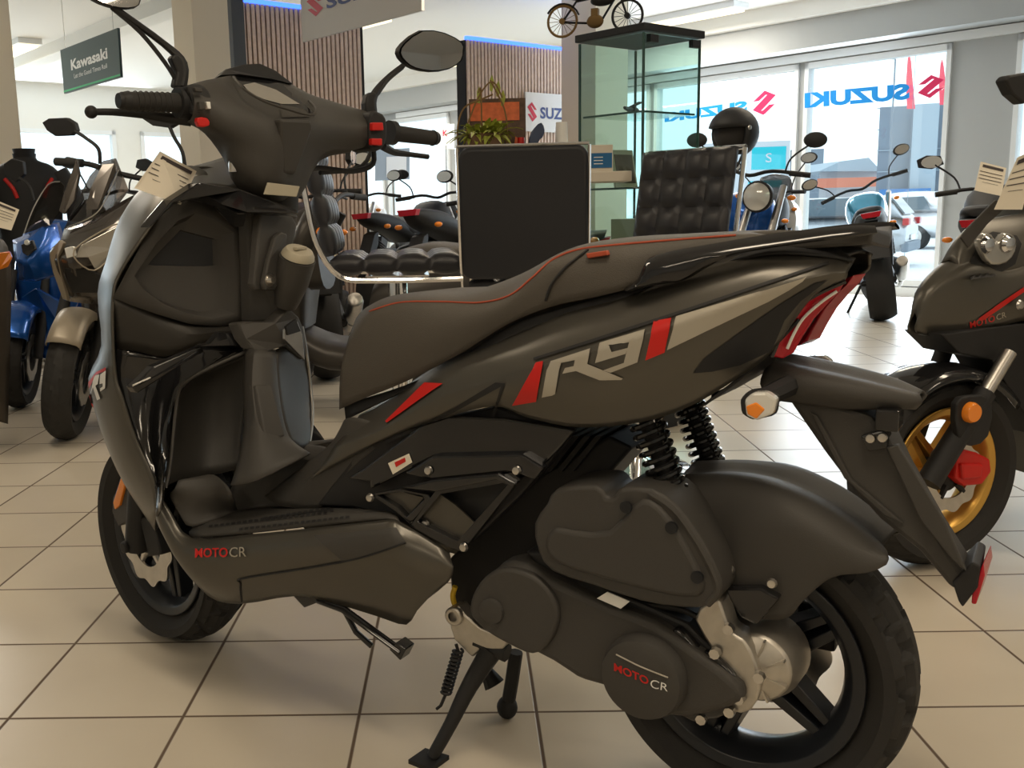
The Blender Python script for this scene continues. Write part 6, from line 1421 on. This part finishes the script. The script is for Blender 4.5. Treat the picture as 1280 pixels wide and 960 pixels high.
bx = obj('parts_box', g_box(CW(.1, .12, .84), (.13, .15, .11), kc_ang), m_cap, None, 0, bevel=.003); tag(bx, 'cream cardboard box on the lower shelf of the cabinet', 'box')
# model motorbike on top
mo = thing('model_motorbike', 'small dark brown metal model motorbike on top of the glass cabinet', 'model', CW(.05, .30, chh+.015), rad(-20))
RM = .062
for x in (-.14, .135):
    w_o = obj('wheel', [g_tube([(x+RM*math.cos(a), 0, RM+.004+RM*math.sin(a)) for a in [k*PI/14 for k in range(28)]], .0055, 8, 1, closed=True), g_lathe([(0, .012), (.012, .012), (.012, -.012), (0, -.012)], (x, 0, RM+.004), (0, 1, 0), 12)]+[g_tube([(x, 0, RM+.004), (x+RM*math.cos(a), 0, RM+.004+RM*math.sin(a))], .0012, 4, 1) for a in [k*PI/8 for k in range(16)]], m_stem if x < 0 else m_black, mo)
obj('mudguard', g_tube([(-.14+.075*math.cos(a), 0, RM+.075*math.sin(a)) for a in [rad(20+k*16) for k in range(9)]], .008, 8, 1, flat=.5), m_black, mo)
obj('frame', [g_tube([(-.14, 0, RM), (-.03, 0, .05), (.03, 0, .06), (.09, 0, .15)], .005, 6, 1), g_tube([(.135, 0, RM), (.085, 0, .20)], .005, 6, 1), g_tube([(.085, 0, .16), (-.08, 0, .14), (-.14, 0, RM)], .005, 6, 1)], m_black, mo)
obj('engine', [g_sphere((-.0, 0, .055), .028, 1.3, .8, 1), g_box((.0, 0, .085), (.03, .03, .04))], m_stem, mo)
obj('tank', g_sphere((.03, 0, .135), .028, 1.8, .8, .8), m_black, mo); obj('saddle', g_sphere((-.07, 0, .155), .025, 1.6, 1, .4), m_black, mo)
obj('handlebar', g_tube([(.06, -.05, .20), (.085, 0, .20), (.06, .05, .20)], .003, 6), m_black, mo)
# ------------------------------------------------------------------ signs
def hanging_sign(name, label, tl, tr, br, bl, d0, mt, stuff, rods=True):
    """sign hanging from the ceiling in a plane parallel to E1; tl.. are photo corners, d0 the distance of the right edge"""
    P0 = CAM+ray(*br)*d0; b = FR.L(P0).x
    q = [pb(bl[0], bl[1], b), pb(br[0], br[1], b), pb(tr[0], tr[1], b), pb(tl[0], tl[1], b)]
    za = (q[0].z+q[1].z)/2; zb = (q[2].z+q[3].z)/2; q = [Vector((b, v.y, za if i < 2 else zb)) for i, v in enumerate(q)]
    Wq = [FR.W(v) for v in q]
    root = thing(name, label, 'sign', (Wq[0]+Wq[1])/2)
    I = Matrix.Translation(-root.location)
    n = -E2
    def ch(nm, g, m):
        o = obj(nm, g, m, None, 0); o.parent = root; o.matrix_parent_inverse = I; return o
    ch('board', g_plate(Wq, E2*.02), mt)
    def unit(g, x0, x1, y0, y1): return [Vector((x0+v[0]*(x1-x0), y0+v[1]*(y1-y0), 0)) for v in g[0]], g[1]
    for nm, g, m_, bx_2 in stuff:
        ch(nm, onquad(unit(g, *bx_2), [v-E2*.002 for v in Wq]), m_)
    for t_ in (.08, .92):
        p = Wq[3].lerp(Wq[2], t_); ch('wire', g_tube([p+E2*.01, Vector((p.x, p.y, CEIL))+E2*.01], .003, 5, 1), m_steel)
    return root
m_kaw = mat('dark_green_sign', (.045, .075, .07), .5); m_green = mat('green_line', (.05, .45, .18), .5)
hanging_sign('hanging_sign', 'dark green Kawasaki sign hanging from the ceiling at the left', (75, 60), (147, 38), (151, 99), (80, 115), 8.0, m_kaw,
   [('lettering', g_text('Kawasaki', bold=.03), m_white, (.18, .82, .46, .70)), ('slogan', g_text('Let the Good Times Roll'), m_white, (.22, .80, .27, .37)), ('green_line', g_text('l'), m_green, (.0, 1.0, .03, .07))])
m_sred = mat('emblem_red', (.62, .01, .05), .4); m_sblue = mat('lettering_navy', (.02, .05, .22), .4); m_signw = mat('sign_white', (.72, .70, .68), .6)
hanging_sign('hanging_sign', 'large white Suzuki sign with red emblem hanging above the left slat panel', (374, -34), (527, -72), (527, 16), (378, 50), 5.6, m_signw,
   [('emblem', g_slogo(), m_sred, (.06, .21, .34, .70)), ('lettering', g_text('SUZUKI', bold=.03), m_sblue, (.24, .94, .40, .60))])
bS = pa(657, 150, .78)
def wall_sign(label, px0, px1, py0, py1, a, stuff, mt):
    q = [pa(px0, py1, a), pa(px1, py1, a), pa(px1, py0, a), pa(px0, py0, a)]
    za = min(q[0].z, q[1].z); zb = max(q[2].z, q[3].z)
    q[0].z = q[1].z = za; q[2].z = q[3].z = zb
    Wq = [FR.W(v) for v in q]; root = thing('wall_sign', label, 'sign', (Wq[0]+Wq[1])/2); I = Matrix.Translation(-root.location)
    def ch(nm, g, m):
        o = obj(nm, g, m, None, 0); o.parent = root; o.matrix_parent_inverse = I
    ch('board', g_plate(Wq, E1*.015), mt)
    for nm, g, m_, (x0, x1, y0, y1) in stuff:
        g2 = ([Vector((x0+v[0]*(x1-x0), y0+v[1]*(y1-y0), 0)) for v in g[0]], g[1]); ch(nm, onquad(g2, [v-E1*.002 for v in Wq]), m_)
wall_sign('white Suzuki sign with red emblem on the right slat panel, beside the pillar', 657, 752, 122, 164, .77, [('emblem', g_slogo(), m_sred, (.02, .14, .25, .75)), ('lettering', g_text('SUZUKI', bold=.03), m_sblue, (.18, .70, .34, .64))], m_white)
wall_sign('small white sign with a red K before the far windows', 547, 568, 155, 186, 5.0, [('lettering', g_text('K', bold=.02), m_sred, (.3, .6, .5, .75))], m_white)
kr = [o for o in C.objects if o.name.startswith('wall_sign') and 'red K' in o['label']][0]; kr.name = 'standing_sign'
obj('post', g_tube([(0, 0, -kr.location.z), (0, 0, .05)], .012, 8, 1), m_steel, kr)
q = [pa(470, 226, 4.2), pa(512, 224, 4.2), pa(512, 185, 4.2), pa(470, 187, 4.2)]
for v in q: v.y = 4.2
Wq = [FR.W(v) for v in q]; db = thing('display_board', 'dark grey display board with pale picture seen through the gap between the slat panels', 'display board', (Wq[0]+Wq[1])/2)
db.location.z = 0
for nm, g, m_ in (('board', g_plate(Wq, E1*.02), m_gb), ('picture', onquad(([Vector((.3, .1, 0)), Vector((.9, .1, 0)), Vector((.9, .75, 0)), Vector((.3, .75, 0))], [(0, 1, 2, 3)]), [v-E1*.003 for v in Wq]), m_wb)):
    o = obj(nm, g, m_, None, 0); o.parent = db; o.matrix_parent_inverse = Matrix.Translation(-db.location)
obj('post', g_tube([(0, 0, 0), (0, 0, Wq[0].z)], .015, 8, 1), m_steel, db)
# ------------------------------------------------------------------ ceiling lamps, several of them added for brightness
m_lamp = mat('lamp_diffuser', (1.0, .86, .55), .5, emit=1.2)
for i, (a, b) in enumerate(LAMPS+FARLAMPS):
    dz = -.28 if i < len(LAMPS) else 0
    t = thing('ceiling_lamp', 'white linear ceiling lamp with a warm glowing diffuser, from a partly added set', 'ceiling lamp', AB(a, b, CEIL), ROOM_ANG, 'linear ceiling lamps')
    obj('housing', g_box((0, 0, -.03+dz), (.26, 1.56, .06)), m_frame, t, 0, bevel=.004)
    obj('diffuser', g_box((0, 0, -.07+dz), (.20, 1.5, .03)), m_lamp, t, 0, bevel=.004)
    if dz:
        for s in (-.6, .6): obj('hanger', g_tube([(0, s, 0), (0, s, -.27)], .004, 6, 1), m_steel, t)
# ------------------------------------------------------------------ jacket on a stand, left
jp = CAM+ray(30, 190)*6.4
jk = thing('jacket_stand', 'black motorcycle jacket with red stripes on a dummy by the left window', 'jacket', (jp.x, jp.y, 0), rad(-60))
obj('jacket', geo_profile([(-.0, 1.34), (.0, 1.30), (.0, 1.0), (.0, .62)], [(-.0, 1.33), (.0, 1.30), (0, 1.0), (0, .62)], [.1, .2, .2, .2]) if False else g_grid([[Vector((.13*f*math.cos(t_), .24*f2*math.sin(t_), z)) for t_ in [k*2*PI/16 for k in range(16)]] for z, f, f2 in ((.62, .9, .85), (.8, 1, .82), (1.0, 1, .85), (1.18, .95, .95), (1.28, .6, .7), (1.32, .42, .32), (1.36, .4, .3))], 1, 3, closed=True), m_black, jk, 60)
for s in (1, -1):
    obj('sleeve', g_tube([(0, s*.19, 1.24), (.03, s*.27, 1.08), (.05, s*.28, .92), (.10, s*.26, .76)], [.07, .068, .06, .045], 12), m_black, jk)
    obj('red_stripe', g_tube([(.105, s*.14, 1.20), (.13, s*.10, 1.14), (.135, s*.08, 1.08)], .012, 6), m_red, jk)
obj('collar', g_lathe([(.06, 0), (.07, .05), (.062, .05), (.055, 0)], (0, 0, 1.34), (0, 0, 1), 16), m_black, jk)
obj('pole', [g_tube([(0, 0, .02), (0, 0, .7)], .02, 8, 1), g_lathe([(0, .02), (.18, .02), (.18, 0), (0, 0)], (0, 0, 0), (0, 0, 1), 24)], m_steel, jk)
# ------------------------------------------------------------------ cars outside
def car(label, loc, ang, col, L=4.4, Hh=1.55, Wd=1.8):
    t = thing('car', label, 'car', loc, ang)
    mt = mat('car_paint', col, .25, .5, coat=.6); mg_ = mat('car_glass', (.10, .14, .17), .08)
    rows = []
    # lower body and cabin: x forward, tail at x = 0
    low = geo_profile([(0, .85), (.15, 1.0), (1.2, 1.02), (2.6, 1.0), (3.4, .92), (4.2, .80), (4.4, .62)], [(0.02, .42), (.15, .30), (1.2, .26), (2.6, .26), (3.4, .28), (4.2, .32), (4.38, .42)], [.80, .88, .9, .9, .9, .86, .74], 16)
    top_ = geo_profile([(.10, 1.02), (.42, 1.42), (.9, Hh), (2.0, Hh), (2.6, 1.40), (3.2, 1.0)], [(.05, .95), (.35, .95), (.9, .95), (2.0, .95), (2.6, .95), (3.15, .92)], [.76, .70, .68, .68, .68, .74], 16)
    obj('body', low, mt, t, 60); obj('cabin', top_, mt, t, 60)
    obj('rear_window', g_plate([(.10, y, z) for y, z in ((-.6, 1.06), (.6, 1.06))]+[(.36, y, z) for y, z in ((.54, 1.38), (-.54, 1.38))], (-.03, 0, .02)), mg_, t, 0)
    for s in (1, -1):
        obj('side_window', g_plate([(.55, s*.735, 1.06), (2.75, s*.735, 1.06), (2.35, s*.69, 1.38), (.8, s*.69, 1.42)], (0, s*.012, 0)), mg_, t, 0)
        obj('tail_light', g_box((.02, s*.70, .92), (.12, .26, .14)), m_redlens, t, 0, bevel=.02)
        for x in (.85, 3.5):
            w_2 = obj('wheel', g_lathe([(.2, .09), (.31, .09), (.34, .05), (.34, -.09), (.2, -.09)], (x, s*.82, .34), (0, 1, 0), 32), m_rub, t); obj('hubcap', [g_lathe([(0, .1), (.2, .08), (.21, .06)], (x, s*.82, .34), (0, s, 0), 24)], m_steel, w_2)
    obj('number_plate', g_box((-.01, 0, .60), (.02, .5, .11)), m_white, t, 0); obj('bumper', g_box((.02, 0, .42), (.14, 1.6, .20)), m_gb, t, 0, bevel=.03)
    return t
cp = CAM+ray(1128, 300)*20.5
car('silver-grey SUV parked outside the big window, seen from behind', (cp.x+.2, cp.y, -.42), rad(148), (.42, .46, .50), Hh=1.42)
cp = CAM+ray(1206, 300)*27
car('white car partly hidden by the window pillar outside', (cp.x, cp.y, -.42), rad(120), (.75, .76, .78))
